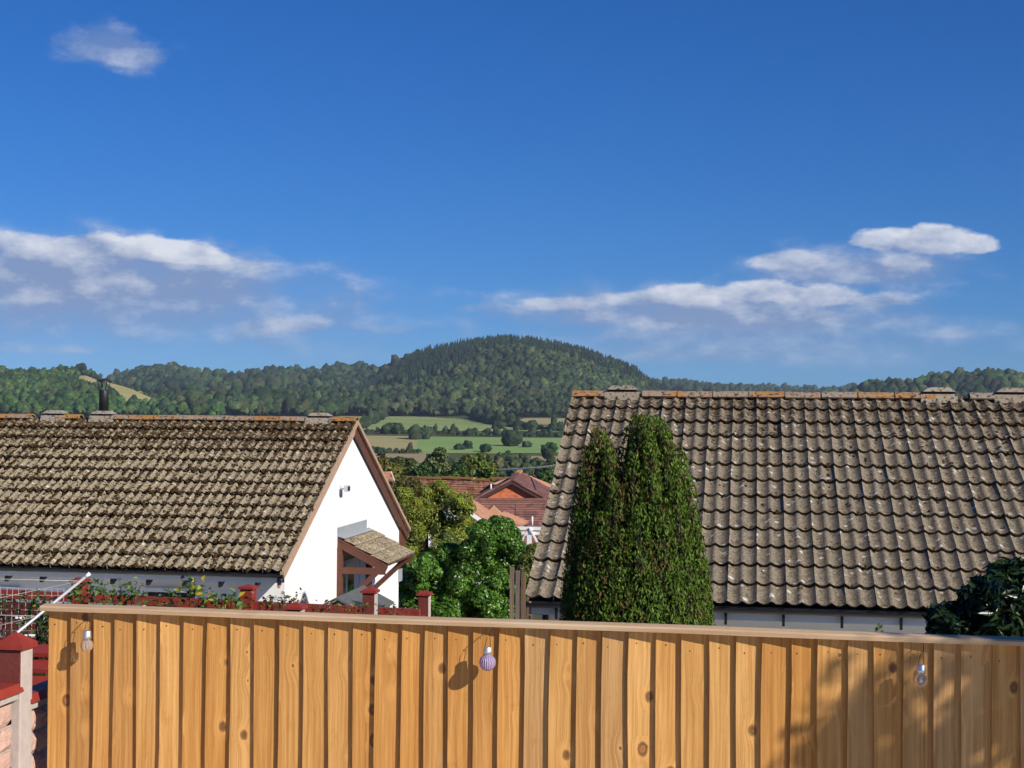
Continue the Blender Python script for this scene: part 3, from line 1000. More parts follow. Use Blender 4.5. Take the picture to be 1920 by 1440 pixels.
# bargeboards with a pale verge strip over them
for k_, (ya, za, yb, zb) in enumerate(((-0.02, 0, RUN, RISE), (RUN, RISE, 2 * RUN + .02, 0))):
    MB().prism([(ya, za - 0.21), (yb, zb - 0.21), (yb, zb - 0.03), (ya, za - 0.03)], -0.075, -0.035, 'x').build('bargeboard', M['brown_timber'] if k_ else M['barge_timber'], left_house, (0, 0, ezl))
    MB().prism([(ya, za - 0.045), (yb, zb - 0.045), (yb, zb + 0.03), (ya, za + 0.03)], -0.033, 0.022, 'x').build('verge_strip', M['barge_timber'], left_house, (0, 0, ezl))
MB().prism([(2 * RUN - .45, ezl - 0.34), (2 * RUN + .01, ezl - 0.30), (2 * RUN + .01, ezl - 0.03), (2 * RUN - .45, ezl + 0.17)], -0.13, -0.078, 'x').build('eave_box', M['brown_timber'], left_house)
# pale slabs added round both bungalows to bounce light onto their walls
for nm, hs, x0, x1, y0, y1, zz in (('bounce_paving', left_house, -9, 1.6, -4.2, 9.5, .02), ('bounce_paving', right_house, -1.0, 9.5, -2.2, .9, .02)):
    o = MB().box(x0, x1, y0, y1, -1.0, zz).build(nm, M['bounce_paving'], None)
    o.matrix_world = Matrix.Translation(hs.location) @ Matrix.Rotation(HOUSE_RZ, 4, 'Z')
    tag(o, kind='structure')
MB().lathe([(0.0, 0.06), (0.05, 0.06), (0.055, 0.05), (0.055, 0)], 12).build('gutter_outlet', M['black_plastic'], left_house, (-0.02, -0.03, ezl - 0.12))
# windows of the shaded front wall
for (x0, x1, z0, z1) in ((-2.72, -2.60, ezl - .45, ezl - .31), (-2.30, -1.45, ezl - .75, ezl - .31), (-5.2, -4.3, ezl - 1.3, ezl - .36)):
    w = MB().box(x0, x0 + .06, .41, .45, z0, z1).box(x1 - .06, x1, .41, .45, z0, z1).box(x0 + .06, x1 - .06, .41, .45, z1 - .06, z1).box(x0 + .06, x1 - .06, .41, .45, z0, z0 + .06).build('window', M['white_paint'], left_house)
    MB().box(x0 + .06, x1 - .06, .425, .435, z0 + .06, z1 - .06).build('pane', M['window_glass'], w)
# black stove flue with its cowl
FLX = -4.64
fz = ezl + RISE + 0.12
flue = MB().lathe([(0.0, 0), (0.084, 0), (0.084, 0.40), (0.078, 0.41), (0.0, 0.41)], 20).build('flue', M['black_metal'], left_house, (FLX, RUN, fz))
cow = MB()
for q in range(4):
    t = math.pi / 4 + q * math.pi / 2
    cow.bar((0.078 * math.cos(t), 0.078 * math.sin(t), 0.38), (0.115 * math.cos(t), 0.115 * math.sin(t), 0.565), 0.018, 0.008)
cow.lathe([(0.135, 0.56), (0.135, 0.572), (0.06, 0.59), (0.0, 0.597)], 18)
cow.lathe([(0.135, 0.56), (0.0, 0.562)], 18)
cow.build('flue_cowl', M['black_metal'], flue)
# security lamp on the gable
GX = -0.11


def gable_pt(px, py, out=0.0):
    """Point on the left gable, in the house frame, for a bearing of the photograph."""
    r_ = ray(px, py); c0 = Vector((cl.x, cl.y, LH_G))
    xh = Vector((math.cos(HOUSE_RZ), math.sin(HOUSE_RZ), 0)); yh = Vector((-math.sin(HOUSE_RZ), math.cos(HOUSE_RZ), 0))
    o_ = Vector((0, 0, EYE))
    t = ((c0 - o_).dot(xh) + GX + out) / r_.dot(xh)
    q = o_ + r_ * t - c0
    return q.dot(xh), q.dot(yh), q.z


_, ly, lz = gable_pt(638, 916)
lamp = MB().lathe([(0, 0), (0.05, 0), (0.05, 0.02), (0, 0.02)], 14).build('wall_lamp', M['galvanised'], left_house, (GX, ly - .05, lz), (0, R(90), 0))
MB().box(0.10, 0.16, -0.08, 0.10, -0.045, 0.055).bar((0.0, 0.0, 0), (0.12, 0.0, 0.0), 0.03).build('lamp_head', M['galvanised'], lamp, (0, 0, 0), (0, R(-90), 0))
MB().box(0.161, 0.165, -0.06, 0.08, -0.03, 0.04).build('lamp_lens', M['window_glass'], lamp, (0, 0, 0), (0, R(-90), 0))
# tiled porch canopy on timber brackets
PS0, PS1, PZ, PD = 3.34, 5.43, 2.80 - LH_G, 0.84
por = MB().prism([(0, 0), (PD, -0.43), (PD, -0.47), (0, -0.05)], PS0, PS1, 'y').build('porch_canopy', M['brown_timber'], left_house, (GX, 0, PZ))
pa = math.atan2(0.43, PD)
plen = math.hypot(PD, .43) / 3 + .02
ptm = []
for i in range(3):
    mb = MB()
    n = 6
    w_ = 0.17
    for j in range(n):
        x0, x1 = j * w_ / n, (j + 1) * w_ / n
        h0, h1 = 0.012 * abs(math.sin(math.pi * j / n * 2)), 0.012 * abs(math.sin(math.pi * (j + 1) / n * 2))
        mb.add([(0, x0, 0.008 + h0), (0, x1, 0.008 + h1), (plen, x1, 0.034 + h1), (plen, x0, 0.034 + h0), (plen, x1, 0.008), (plen, x0, 0.008)], [(0, 3, 2, 1), (3, 5, 4, 2)])
    me = mb.mesh('canopy_tile'); me.materials.append(M['tile_left']); ptm.append(me)
for r_ in range(3):
    for c_ in range(12):
        d0 = r_ * (plen - .02)
        link('canopy_tile', ptm[c_ % 3], None, por, (d0 * math.cos(pa), PS0 + 0.02 + c_ * 0.172, -d0 * math.sin(pa)), (0, pa, 0))
MB().add([(0.004, PS0, 0.0), (0.004, PS1 - .15, 0.0), (0.004, PS1 - .15, 0.17), (0.004, PS0, 0.17), (0.13, PS0, -0.02), (0.13, PS1 - .15, -0.02)],
         [(0, 1, 2, 3), (4, 5, 1, 0)]).add([(0.006, PS0, 0.02), (0.006, PS1 - .15, 0.02), (0.012, PS1 - .15, 0.17), (0.012, PS0, 0.17), (0.14, PS0, -0.012), (0.14, PS1 - .15, -0.012)], [(0, 1, 2, 3), (4, 5, 1, 0)]).build('lead_flashing', M['lead'], por)
for s_ in (PS0 + 0.03, PS1 - 0.10):
    MB().bar((0.0, s_, -0.09), (PD, s_, -0.52), 0.06, 0.11).build('rafter', M['brown_timber'], por)
    MB().box(0.0, 0.09, s_ - .045, s_ + .045, -2.35, -0.16).build('bracket_post', M['brown_timber'], por)
    MB().box(0.09, PD - .02, s_ - .04, s_ + .04, -0.60, -0.49).build('bracket_beam', M['brown_timber'], por)
    MB().bar((0.09, s_, -1.12), (PD - .18, s_, -0.585), 0.075, 0.085).build('bracket_brace', M['brown_timber'], por)
MB().box(PD - .14, PD - .06, PS0 + .07, PS1 - .14, -0.495, -0.44).build('canopy_beam', M['brown_timber'], por)
dr = MB().box(0.002, 0.05, PS0 + .38, PS0 + .45, -2.5, -0.42).box(0.002, 0.05, PS0 + 1.35, PS0 + 1.42, -2.5, -0.42).box(0.002, 0.05, PS0 + .45, PS0 + 1.35, -0.49, -0.42).box(0.002, .03, PS0 + .45, PS0 + 1.35, -2.5, -0.49).build('front_door', M['white_paint'], left_house, (GX, 0, PZ))
MB().box(0.031, 0.036, PS0 + .58, PS0 + .98, -1.4, -0.62).build('door_pane', M['window_glass'], dr)
MB().box(0.002, 0.06, PS0 + .12, PS0 + .34, -1.5, -0.55).build('side_window', M['window_glass'], left_house, (GX, 0, PZ))
_, my, mz = gable_pt(720, 1100)
MB().box(0.002, 0.06, my - .28, my + .28, mz - .3, mz + .18).build('meter_box', M['white_paint'], left_house, (GX, 0, 0))
_, my, mz = gable_pt(749, 1078)
MB().box(0.002, 0.03, my - .12, my + .12, mz - .12, mz + .12).build('air_vent', M['lead'], left_house, (GX, 0, 0))
# ------------------------------------------------------------------ unseen pale slab added for bounce light, and our own fence
tag(MB().box(-9, 9, -4, 6.15, 2.3, 2.372).build('bounce_patio', M['bounce_paving']), kind='structure')
FRZ = R(-11.1)
FX0, FV0, FZ0 = -1.947, 6.482, 2.36
fc, fs = math.cos(FRZ), -math.sin(FRZ)


def fence_x(px):
    k_ = (px - 960) / F
    return (FV0 * k_ - FX0) / (fc + k_ * fs)


def fence_pt(px, py, y=0.0):
    """Fence frame coordinates of a bearing, on the plane y in front of or behind the boards."""
    xh = Vector((fc, -fs, 0)); yh = Vector((fs, fc, 0))
    o_ = Vector((0, 0, EYE)); c0 = Vector((FX0, FV0, FZ0))
    r_ = ray(px, py)
    t = ((c0 - o_).dot(yh) + y) / r_.dot(yh)
    q = o_ + r_ * t - c0
    return q.dot(xh), q.dot(yh), q.z


fence = empty('garden_fence', (FX0, FV0, FZ0), FRZ, 'new golden closeboard timber fence with a pale cap rail', 'fence')
EDGES = [103.5, 145, 187.5, 226.6, 268.3, 311.2, 355, 398.7, 442.5, 487, 533.5, 579, 625, 670.5, 713.3, 761, 805, 849, 895, 943,
         989.8, 1037.5, 1087, 1135, 1184.6, 1234.7, 1283, 1334, 1385, 1433.2, 1485.7, 1536.5, 1591.3, 1642, 1695.4, 1751, 1803.3, 1860, 1914]
_, _, ztl = fence_pt(150, 1143, -0.03)
_, _, ztr = fence_pt(1850, 1203, -0.03)
x_edges = [fence_x(e) for e in EDGES]
while x_edges[-1] < 5.0:
    x_edges.append(x_edges[-1] + 0.105)
cap_z = lambda x: ztl + (ztr - ztl) * (x - fence_x(150)) / (fence_x(1850) - fence_x(150))
for i, x in enumerate(x_edges[:-1]):
    w = x_edges[i + 1] - x + 0.020
    h = cap_z(x) - 0.012
    n = 10
    vs_, fs_ = [], []
    tx = random.uniform(-.004, .004)
    rough_ = random.choice((.0008, .0012, .0015, .0032))
    px_ = random.uniform(0, 6)
    for j in range(n + 1):
        z = h * j / n
        ex = random.uniform(-.0016, .0016) + rough_ * math.sin(z * 5 + px_) + 0.0016 * math.sin(z * 2.3 + px_ * 2) + tx * (j / n - .8) - 0.011 * (1 - z / h) * max(0, (20 - i) / 20) * 0.35
        ey = 0.0014 * math.sin(z * 2.1 + px_ * 2)
        vs_ += [(ex, -0.0300 + ey, z), (w + ex, -0.0085 + ey * .4, z), (w + ex, -0.002, z), (ex, -0.0095, z)]
    for j in range(n):
        a = 4 * j
        for q in range(4):
            fs_.append((a + q, a + (q + 1) % 4, a + 4 + (q + 1) % 4, a + 4 + q))
    fs_ += [(3, 2, 1, 0), (4 * n, 4 * n + 1, 4 * n + 2, 4 * n + 3)]
    me = bpy.data.meshes.new('board'); me.from_pydata(vs_, [], fs_); me.update()
    link('board', me, M['new_board'], fence, (x, 0, 0))
    if i < 40:
        for zz in (h - 0.055,):
            nx = random.uniform(.02, .04)
            MB().lathe([(0.0, 0.003), (0.0026, 0.0022), (0.0030, 0)], 8).build('nail', M['wire'], fence, (x + nx, -0.0290 + nx * 0.17, zz + random.uniform(-.012, .012)), (R(90), 0, 0))
# cap rail: grain runs along its own z
x_end = x_edges[-1]
ang = math.atan2(cap_z(x_end) - cap_z(0), x_end)
L = math.hypot(x_end + 0.03, cap_z(x_end) - cap_z(0))
mb = MB()
N = 40
ring = [(-0.011, 0.050), (0.004, 0.051), (0.010, 0.046), (0.014, 0.0), (0.010, -0.044), (-0.011, -0.046)]
vs_, fs_ = [], []
for j in range(N + 1):
    t = L * j / N
    wob = 0.0016 * math.sin(t * 3.1) + random.uniform(-.0005, .0005)
    vs_ += [(a + wob, b_ + wob, t) for a, b_ in ring]
nr = len(ring)
for j in range(N):
    for q in range(nr):
        fs_.append((j * nr + q, j * nr + (q + 1) % nr, (j + 1) * nr + (q + 1) % nr, (j + 1) * nr + q))
fs_ += [tuple(range(nr))[::-1], tuple(N * nr + q for q in range(nr))]
mb.add(vs_, fs_)
# local z runs along the fence, local x up, local y to the viewer
cap = mb.build('cap_rail', M['cap_wood'], fence)
sa_, ca_ = math.sin(ang), math.cos(ang)
cap.matrix_local = Matrix(((-sa_, 0, ca_, -0.03), (0, -1, 0, -0.005), (ca_, 0, sa_, cap_z(0) + 0.003), (0, 0, 0, 1)))
for zr in (0.3, 0.95, 1.55):
    MB().prism([(0.001, -0.04), (0.035, -0.02), (0.035, 0.03), (0.001, 0.04)], 0.0, x_end, 'x').build('rail', M['new_board'], fence, (0, 0, zr))
for xp in (0.06, 1.9, 3.75, 4.9):
    MB().box(xp - .05, xp + .05, 0.04, 0.14, -0.3, 1.7).build('post', M['new_board'], fence)

# ------------------------------------------------------------------ hanging bulb lights
m_, k, b = material('clear_glass')
b.inputs['Base Color'].default_value = (0.95, 0.96, 0.96, 1)
b.inputs['Transmission Weight'].default_value = 0.92
b.inputs['Roughness'].default_value = 0.03
b.inputs['IOR'].default_value = 1.2
M['clear_glass'] = m_
m_, k, b = material('violet_glass')
p = k.coord('Object')
rib = k.m('SINE', k.m('MULTIPLY', k.m('ARCTAN2', k.sep(p)[1], k.sep(p)[0]), 22.0))
k.put(b.inputs['Base Color'], k.mix(k.step(rib, -.4, .8), (0.36, 0.26, 0.46), (0.70, 0.60, 0.80)))
b.inputs['Transmission Weight'].default_value = 0.45
b.inputs['Roughness'].default_value = 0.08
b.inputs['IOR'].default_value = 1.3
k.put(b.inputs['Normal'], k.bump(rib, 0.5, 0.003))
M['violet_glass'] = m_


def bulb_light(px, py, rad, neck, glass, label):
    """Solar bulb on a wire hook; py is the middle of the globe."""
    y = -0.095
    x, _, z = fence_pt(px, py, y)
    c0 = Vector((fc * x + fs * y, -fs * x + fc * y, z)) + Vector((FX0, FV0, FZ0))
    root = empty('bulb_light', c0, FRZ, label, 'garden light', 'bulb lights hung along the fence')
    prof = [(0.0, -rad)]
    for i in range(1, 13):
        t = math.pi * i / 14
        prof.append((rad * math.sin(t), -rad * math.cos(t)))
    nr_ = rad * 0.47 if neck < 0.03 else rad * 0.62
    prof += [(nr_, rad * 0.99), (nr_ * .98, rad * 1.1)]
    MB().lathe(prof, 24).build('globe', glass, root)
    zc = rad * 1.04
    MB().lathe([(0, zc), (nr_ * 1.06, zc), (nr_ * 1.06, zc + neck * .3), (nr_ * 1.10, zc + neck * .34), (nr_ * 1.02, zc + neck * .40), (nr_ * 1.02, zc + neck * .92), (nr_ * .9, zc + neck), (0, zc + neck)], 20).build('cap', M['steel'], root)
    MB().lathe([(0, -.4 * rad), (.25 * rad, -.3 * rad), (.2 * rad, .2 * rad), (.12 * rad, rad), (0, rad)], 10).build('filament', M['galvanised'], root)
    zt = zc + neck
    MB().tube([(-nr_ * .7, 0, zt - .003), (-nr_ * .3, 0.0, zt + .03), (0.006, 0.012, zt + .048), (nr_ * .7, 0.0, zt - .003)], 0.0012, 5).build('bail', M['wire'], root)
    MB().tube([(0.006, 0.012, zt + .046), (0.008, 0.0, zt + .052), (0.010, 0.03, zt + .066), (0.010, 0.085, zt + .072)], 0.0017, 5).build('hook', M['wire'], root)


bulb_light(163, 1210, 0.026, 0.034, M['clear_glass'], 'clear glass bulb light with a steel cap at the left end of the fence')
bulb_light(914, 1242, 0.0335, 0.026, M['violet_glass'], 'violet ribbed globe light hung mid-fence above its long shadow')
bulb_light(1727, 1275, 0.025, 0.032, M['clear_glass'], 'clear glass bulb light hung on the shaded right stretch of fence')

# ------------------------------------------------------------------ foliage makers


def leaf_mesh(name, C, Nrm, size, col, aspect=0.5, up_dir=None, fold=0.25):
    """Folded diamond leaves: two triangles each."""
    n = len(C)
    Nrm = Nrm / np.linalg.norm(Nrm, axis=1)[:, None]
    if up_dir is None:
        t = rng.normal(size=(n, 3))
    else:
        t = up_dir + rng.normal(size=(n, 3)) * 0.35
    t -= (t * Nrm).sum(1)[:, None] * Nrm
    t /= np.linalg.norm(t, axis=1)[:, None] + 1e-9
    s = np.cross(Nrm, t)
    L_ = size[:, None]
    w = L_ * aspect * 0.5
    a = C - t * L_ * 0.5
    tip = C + t * L_ * 0.5
    l = C + s * w + Nrm * w * fold * 2
    r_ = C - s * w + Nrm * w * fold * 2
    V_ = np.stack([a, l, tip, r_], 1).reshape(-1, 3)
    i_ = np.arange(n)[:, None] * 4
    T_ = np.concatenate([i_ + np.array([0, 2, 1]), i_ + np.array([0, 3, 2])], 1).reshape(-1, 3)
    return np_mesh(name, V_, T_, np.repeat(col, 4, 0))


def clump_points(centres, radii, per, squash=0.8, shell=0.35):
    """Leaf positions on the outside of many clumps, with outward normals."""
    n = len(centres) * per
    d_ = rng.normal(size=(n, 3)); d_ /= np.linalg.norm(d_, axis=1)[:, None]
    d_[:, 2] = np.abs(d_[:, 2]) * np.where(rng.uniform(0, 1, n) < 0.72, 1, -1)
    rr_ = 1 - rng.uniform(0, 1, n) ** 1.6 * shell
    c_ = np.repeat(centres, per, 0); r_ = np.repeat(radii, per)
    P = c_ + d_ * (r_ * rr_)[:, None] * np.array([1, 1, squash])
    return P, d_ + rng.normal(size=(n, 3)) * 0.45 + np.array([0, 0, 0.35])


def crown_clumps(centre, rx, ry, rz, n, rmin, rmax, fill=0.75):
    d_ = rng.normal(size=(n, 3)); d_ /= np.linalg.norm(d_, axis=1)[:, None]
    q = rng.uniform(0, 1, n) ** (1 / 3) * fill + (1 - fill) * rng.uniform(.6, 1, n)
    cs = np.array(centre) + d_ * q[:, None] * np.array([rx, ry, rz]) * 0.85
    return cs, rng.uniform(rmin, rmax, n)


def palette(n, cols, spread=0.3):
    cols = np.array(cols)
    c_ = cols[rng.integers(0, len(cols), n)]
    return np.clip(c_ * rng.uniform(1 - spread, 1 + spread, (n, 1)), 0, 1)


M['leaf'] = leaf_mat('leaf', rough=0.45, trans=0.30, spec=0.35)
M['leaf_gloss'] = leaf_mat('leaf_gloss', rough=0.32, trans=0.22, spec=0.45)
M['needle'] = leaf_mat('needle', rough=0.65, trans=0.18, spec=0.2)


def trunk(root, pts, rads, mat=None):
    return MB().tube(pts, rads, 8).build('trunk', mat or M['bark'], root)


def leafy_tree(name, label, cat, base, top_z, rx, ry, cols, nclump, per, leaf, crown_low=0.35, group=None, aspect=0.55, mat=None, clump=(0.22, 0.34), spread=0.35, bend=0.0):
    """Tree with trunk, limbs and a crown of leaf clumps; base is a world point."""
    H = top_z - base.z
    root = empty(name, base, 0, label, cat, group)
    cz = H * (crown_low + 1) / 2; rz = H * (1 - crown_low) / 2
    mb = MB().tube([(0, 0, -0.4), (0.02 * H, 0, H * .25), (bend, 0.01 * H, H * .6)], [0.035 * H + .03, 0.026 * H + .02, 0.012 * H + .01], 8)
    for q in range(5):
        a_ = q * 1.3 + random.random()
        mb.tube([(0.015 * H, 0, H * (.22 + .06 * q)), (rx * .5 * math.cos(a_), ry * .5 * math.sin(a_), cz + rz * random.uniform(-.1, .5))], [0.014 * H + .01, 0.004 * H], 6)
    mb.build('trunk', M['bark'], root)
    cs, rs = crown_clumps((bend, 0, cz), rx, ry, rz, nclump, rx * clump[0], rx * clump[1])
    # a rounded, uneven top
    P, Nn = clump_points(cs, rs, per)
    tone = np.repeat(rng.uniform(0.72, 1.25, nclump), per)[:, None]
    col = palette(len(P), cols, spread) * tone
    crown = link('crown', leaf_mesh('crown', P, Nn, leaf * rng.uniform(0.6, 1.3, len(P)), col, aspect), mat or M['leaf'], root)
    return root


def gz(u, v):
    return float(land(np.array([u]), np.array([v]))[0])


def ground_at(px, v):
    u = (px - 960) / F * v
    return Vector((u, v, gz(u, v)))


# ------------------------------------------------------------------ the conifer
CV = 13.5
cb = ground_at(1198, CV)
con = empty('conifer_tree', cb, 0, 'dark green upright conifer with twin tops in front of the right-hand roof', 'conifer')
# upright plumes: bearing of the tip, height of the tip, radius, depth offset
PL = [(1106, 832, .10, -.02), (1140, 822, .10, -.10), (1094, 876, .11, -.04), (1168, 868, .11, -.05), (1158, 890, .12, .08), (1180, 846, .09, .1), (1178, 800, .085, .05), (1205, 776, .09, .08), (1226, 779, .09, .1), (1246, 792, .09, .05), (1116, 812, .09, .08), (1135, 815, .09, .06), (1124, 800, .125, -.05), (1104, 845, .095, -.10), (1143, 838, .10, -.18), (1088, 915, .10, -.05), (1078, 985, .10, -.06), (1070, 1070, .09, 0), (1155, 905, .12, -.30),
      (1194, 778, .115, .0), (1214, 786, .12, -.10), (1236, 784, .12, .02), (1250, 806, .10, -.12), (1222, 830, .12, -.28), (1188, 845, .10, -.26), (1268, 832, .10, -.04), (1280, 850, .09, .05),
      (1292, 890, .10, -.08), (1270, 900, .12, -.24), (1302, 950, .09, -.06), (1310, 1000, .09, -.1), (1318, 1050, .085, -.04), (1322, 1100, .08, 0), (1240, 930, .13, -.36), (1198, 950, .13, -.40),
      (1165, 990, .13, -.38), (1128, 960, .12, -.28), (1105, 1010, .12, -.22), (1140, 1060, .13, -.36), (1285, 1000, .11, -.24), (1262, 1040, .13, -.34), (1220, 1060, .13, -.44), (1180, 1090, .13, -.42), (1100, 1090, .11, -.22), (1300, 1090, .10, -.18), (1082, 1110, .09, -.1),
      (1150, 840, .14, .18), (1210, 830, .15, .22), (1260, 880, .14, .2), (1110, 930, .14, .2), (1290, 980, .14, .2), (1090, 1040, .14, .2), (1200, 900, .25, .0), (1150, 960, .22, 0), (1250, 980, .22, 0)]
Ps, Ns, Cs, Ss, Us = [], [], [], [], []
for (px, py, r_, dy) in PL:
    t_ = at(px, py, CV + dy * .9)
    r_ *= 1.18
    n = int(4300 * r_ / 0.11)
    foot = 1.15
    hz = t_.z - foot
    t = rng.uniform(0, 1, n) ** 0.85                    # 0 at the tip
    z = t_.z - t * min(hz, 2.9)
    # swelling flame shape
    prof = np.minimum(1.0, 0.30 + 1.75 * t ** 0.62 * 0.9) * (1.0 - 0.10 * t)
    lump = 0.92 + 0.24 * vnoise(z * 7 + px, np.full(n, px * .37), 5)
    a_ = rng.uniform(0, 2 * math.pi, n)
    rr_ = r_ * prof * lump * (0.86 + 0.26 * vnoise(a_ * 2.2 + px, z * 5.5, 8)) * (1 - rng.uniform(0, 1, n) ** 2 * 0.35)
    lean = (t_.x - (cb.x)) * 0.10 * t
    x = t_.x + lean + rr_ * np.cos(a_); y = t_.y + rr_ * np.sin(a_)
    Ps.append(np.stack([x, y, z], -1))
    Ns.append(np.stack([np.cos(a_), np.sin(a_), np.full(n, 0.25)], -1) + rng.normal(size=(n, 3)) * 0.55)
    green = palette(n, [(0.080, 0.145, 0.014), (0.060, 0.118, 0.014), (0.105, 0.168, 0.018), (0.088, 0.128, 0.018)], .45)
    br = palette(n, [(0.115, 0.062, 0.018), (0.14, 0.075, 0.03), (0.09, 0.06, 0.018)], .3)
    pb = 0.05 + 0.45 * np.clip(vnoise(x * 9 + 5, z * 6, 31) - 0.52, 0, 1) * 2.2 + 0.25 * (t < 0.12) * (px < 1180)
    Cs.append(np.where((rng.uniform(0, 1, n) < pb)[:, None], br, green))
    Ss.append(0.037 * rng.uniform(0.45, 1.5, n))
    Us.append(np.stack([np.cos(a_) * .35, np.sin(a_) * .35, np.ones(n)], -1))
core = MB()
for (px, py, r_, dy) in PL:
    t_ = at(px, py, CV + dy * .9) - cb
    ln = (t_.x) * .10
    core.tube([t_ - Vector((0, 0, .10)), t_ + Vector((ln * .2, 0, -.45)), t_ + Vector((ln * .6, 0, -1.4)), t_ + Vector((ln, 0, -2.6))], [r_ * .08, r_ * .35, r_ * .45, r_ * .5], 7)
core.build('inner_twigs', simple('dead_twigs', (0.022, 0.018, 0.010), 1.0, var=.5, scale=40, bump=.8), con)
P = np.concatenate(Ps) - np.array(cb)
link('crown', leaf_mesh('crown', P, np.concatenate(Ns), np.concatenate(Ss), np.concatenate(Cs), 0.36, np.concatenate(Us)), M['needle'], con)
MB().tube([(0, 0, -.2), (0.0, 0, 1.0), (0.02, 0, 2.6)], [.09, .07, .02]).tube([(0, 0, .3), (-.28, -.05, 1.2), (-.30, -.05, 2.6)], [.06, .05, .015]).build('trunk', M['bark'], con)
# ------------------------------------------------------------------ neighbour's boundary: concrete posts, red paint
XB = Vector((math.sin(R(9.8)), math.cos(R(9.8)), 0))
BP = Vector((-2.075, 6.4, 0))
BRZ = math.atan2(XB.y, XB.x)          # local x runs along the boundary, away from us


def bound(t):
    return BP + XB * t


def post_with_cap(parent, x, z0, z1, w, faces, cap_h=0.05):
    """Concrete post with a painted pyramid cap."""
    p_ = MB().box(x - w / 2, x + w / 2, -w / 2, w / 2, z0, z1).build('post', faces, parent, bevel=0.006)
    e = w / 2 + 0.014
    MB().add([(x - e, -e, z1 + .002), (x + e, -e, z1 + .002), (x + e, e, z1 + .002), (x - e, e, z1 + .002), (x - e, -e, z1 + .02), (x + e, -e, z1 + .02), (x + e, e, z1 + .02), (x - e, e, z1 + .02), (x, 0, z1 + .02 + cap_h)],
             [(3, 2, 1, 0), (0, 1, 5, 4), (1, 2, 6, 5), (2, 3, 7, 6), (3, 0, 4, 7), (4, 5, 8), (5, 6, 8), (6, 7, 8), (7, 4, 8)]).build('post_cap', M['red_paint'], p_)
    return p_


# posts painted red on the neighbour's faces, bare concrete on ours and below the coping
def half_painted(name, zmin):
    m_, k, b = material(name)
    nx_, ny_, _ = k.sep(k.coord('Normal'))
    p = k.coord('Object')
    n1 = k.noise(p, 30, 5)
    red = k.mix(n1, (0.10, 0.018, 0.013), (0.18, 0.030, 0.020))
    bare = k.mix(n1, (0.33, 0.28, 0.25), (0.52, 0.45, 0.40))
    painted = k.m('MULTIPLY', k.m('MAXIMUM', k.m('LESS_THAN', nx_, -.5), k.m('GREATER_THAN', ny_, .5)), k.m('GREATER_THAN', k.sep(p)[2], zmin))
    k.put(b.inputs['Base Color'], k.mix(painted, bare, red))
    b.inputs['Roughness'].default_value = 0.85
    k.put(b.inputs['Normal'], k.bump(n1, .3, .01))
    return m_


M['half_painted'] = half_painted('half_painted', -50.0)
M['top_painted'] = half_painted('top_painted', 3.80)

wallb = empty('boundary_wall', bound(0), BRZ, 'brick-faced concrete panel wall with red coping at the bottom left', 'wall')
wb = bound(0)
PT = [(-1.9, 4.05), (0.0, at(45, 1215, 6.4).z), (1.9, 3.82)]
for i, (t, zt) in enumerate(PT):
    post_with_cap(wallb, t, 1.6, zt, 0.105, M['top_painted'])
# panels of rough brick-faced blocks between the posts
for t0, t1, zt in ((-1.845, -0.055, at(20, 1266, 6.5).z), (0.055, 1.845, at(85, 1264, 6.9).z)):
    zt -= 0.04
    nb, nrow = 8, 13
    bw = (t1 - t0) / nb; bh = 0.098
    MB().box(t0, t1, -0.012, 0.012, zt - nrow * bh, zt - .005).build('panel_back', M['concrete'], wallb)
    MB().box(t0, t1, -0.045, -0.013, zt - .03, zt - .002).build('panel_rim', M['concrete'], wallb)
    MB().prism([(-0.06, zt), (0.06, zt), (0.045, zt + .035), (-0.045, zt + .035)], t0 - .02, t1 + .02, 'x').build('coping', M['red_paint'], wallb)
    bms = []
    for q in range(4):
        r_ = random.Random(q)
        w_ = bw - .012; h_ = bh - .012
        gx, gz_ = 5, 4
        vs_ = [(w_ * i / gx, -0.028 - (r_.uniform(0.0, .012) if 0 < i < gx and 0 < j < gz_ else -.010), h_ * j / gz_) for j in range(gz_ + 1) for i in range(gx + 1)]
        fs_ = [(j * (gx + 1) + i, j * (gx + 1) + i + 1, (j + 1) * (gx + 1) + i + 1, (j + 1) * (gx + 1) + i) for j in range(gz_) for i in range(gx)]
        mb = MB().add(vs_, fs_)
        mb.box(0, w_, -0.018, -0.010, 0, h_)
        me = mb.mesh('brick'); me.materials.append(M['brick_pink']); bms.append(me)
    for r_ in range(nrow - 1):
        for c_ in range(nb):
            xo = t0 + c_ * bw + (bw / 2 if r_ % 2 else 0)
            last = xo + bw > t1 + .01
            o = link('brick', random.choice(bms), None, wallb, (xo + .006, 0, zt - .035 - (r_ + 1) * bh))
            if last: o.scale.x = .47
            if r_ % 2 and c_ == 0:
                o = link('brick', random.choice(bms), None, wallb, (t0 + .006, 0, zt - .035 - (r_ + 1) * bh)); o.scale.x = .45

# the side boundary goes on down the slope as a red post-and-rail fence
side = empty('red_boundary_fence', bound(3.8), BRZ, 'red-painted post and rail fence running away down the slope', 'fence')
SP = [(0.0, at(553, 1134, 10.35).z), (1.9, at(694, 1106, 12.2).z), (3.8, at(796, 1111, 14.1).z)]
for t, zt in SP:
    post_with_cap(side, t, gz(*bound(3.8 + t).xy) - .2, zt, 0.10, M['half_painted'], 0.03)
for (t0, z0), (t1, z1) in zip(SP[:-1], SP[1:]):
    za = min(z0, z1) - .17
    MB().box(t0 + .05, t1 - .05, -.02, .02, za - .07, za).build('rail', M['red_paint'], side)
    for q in range(9):
        MB().box(t0 + .055, t1 - .055, -.012, .012, za - .09 - .14 * (q + 1), za - .085 - .14 * q - .012).build('slat', M['red_shaded'], side)

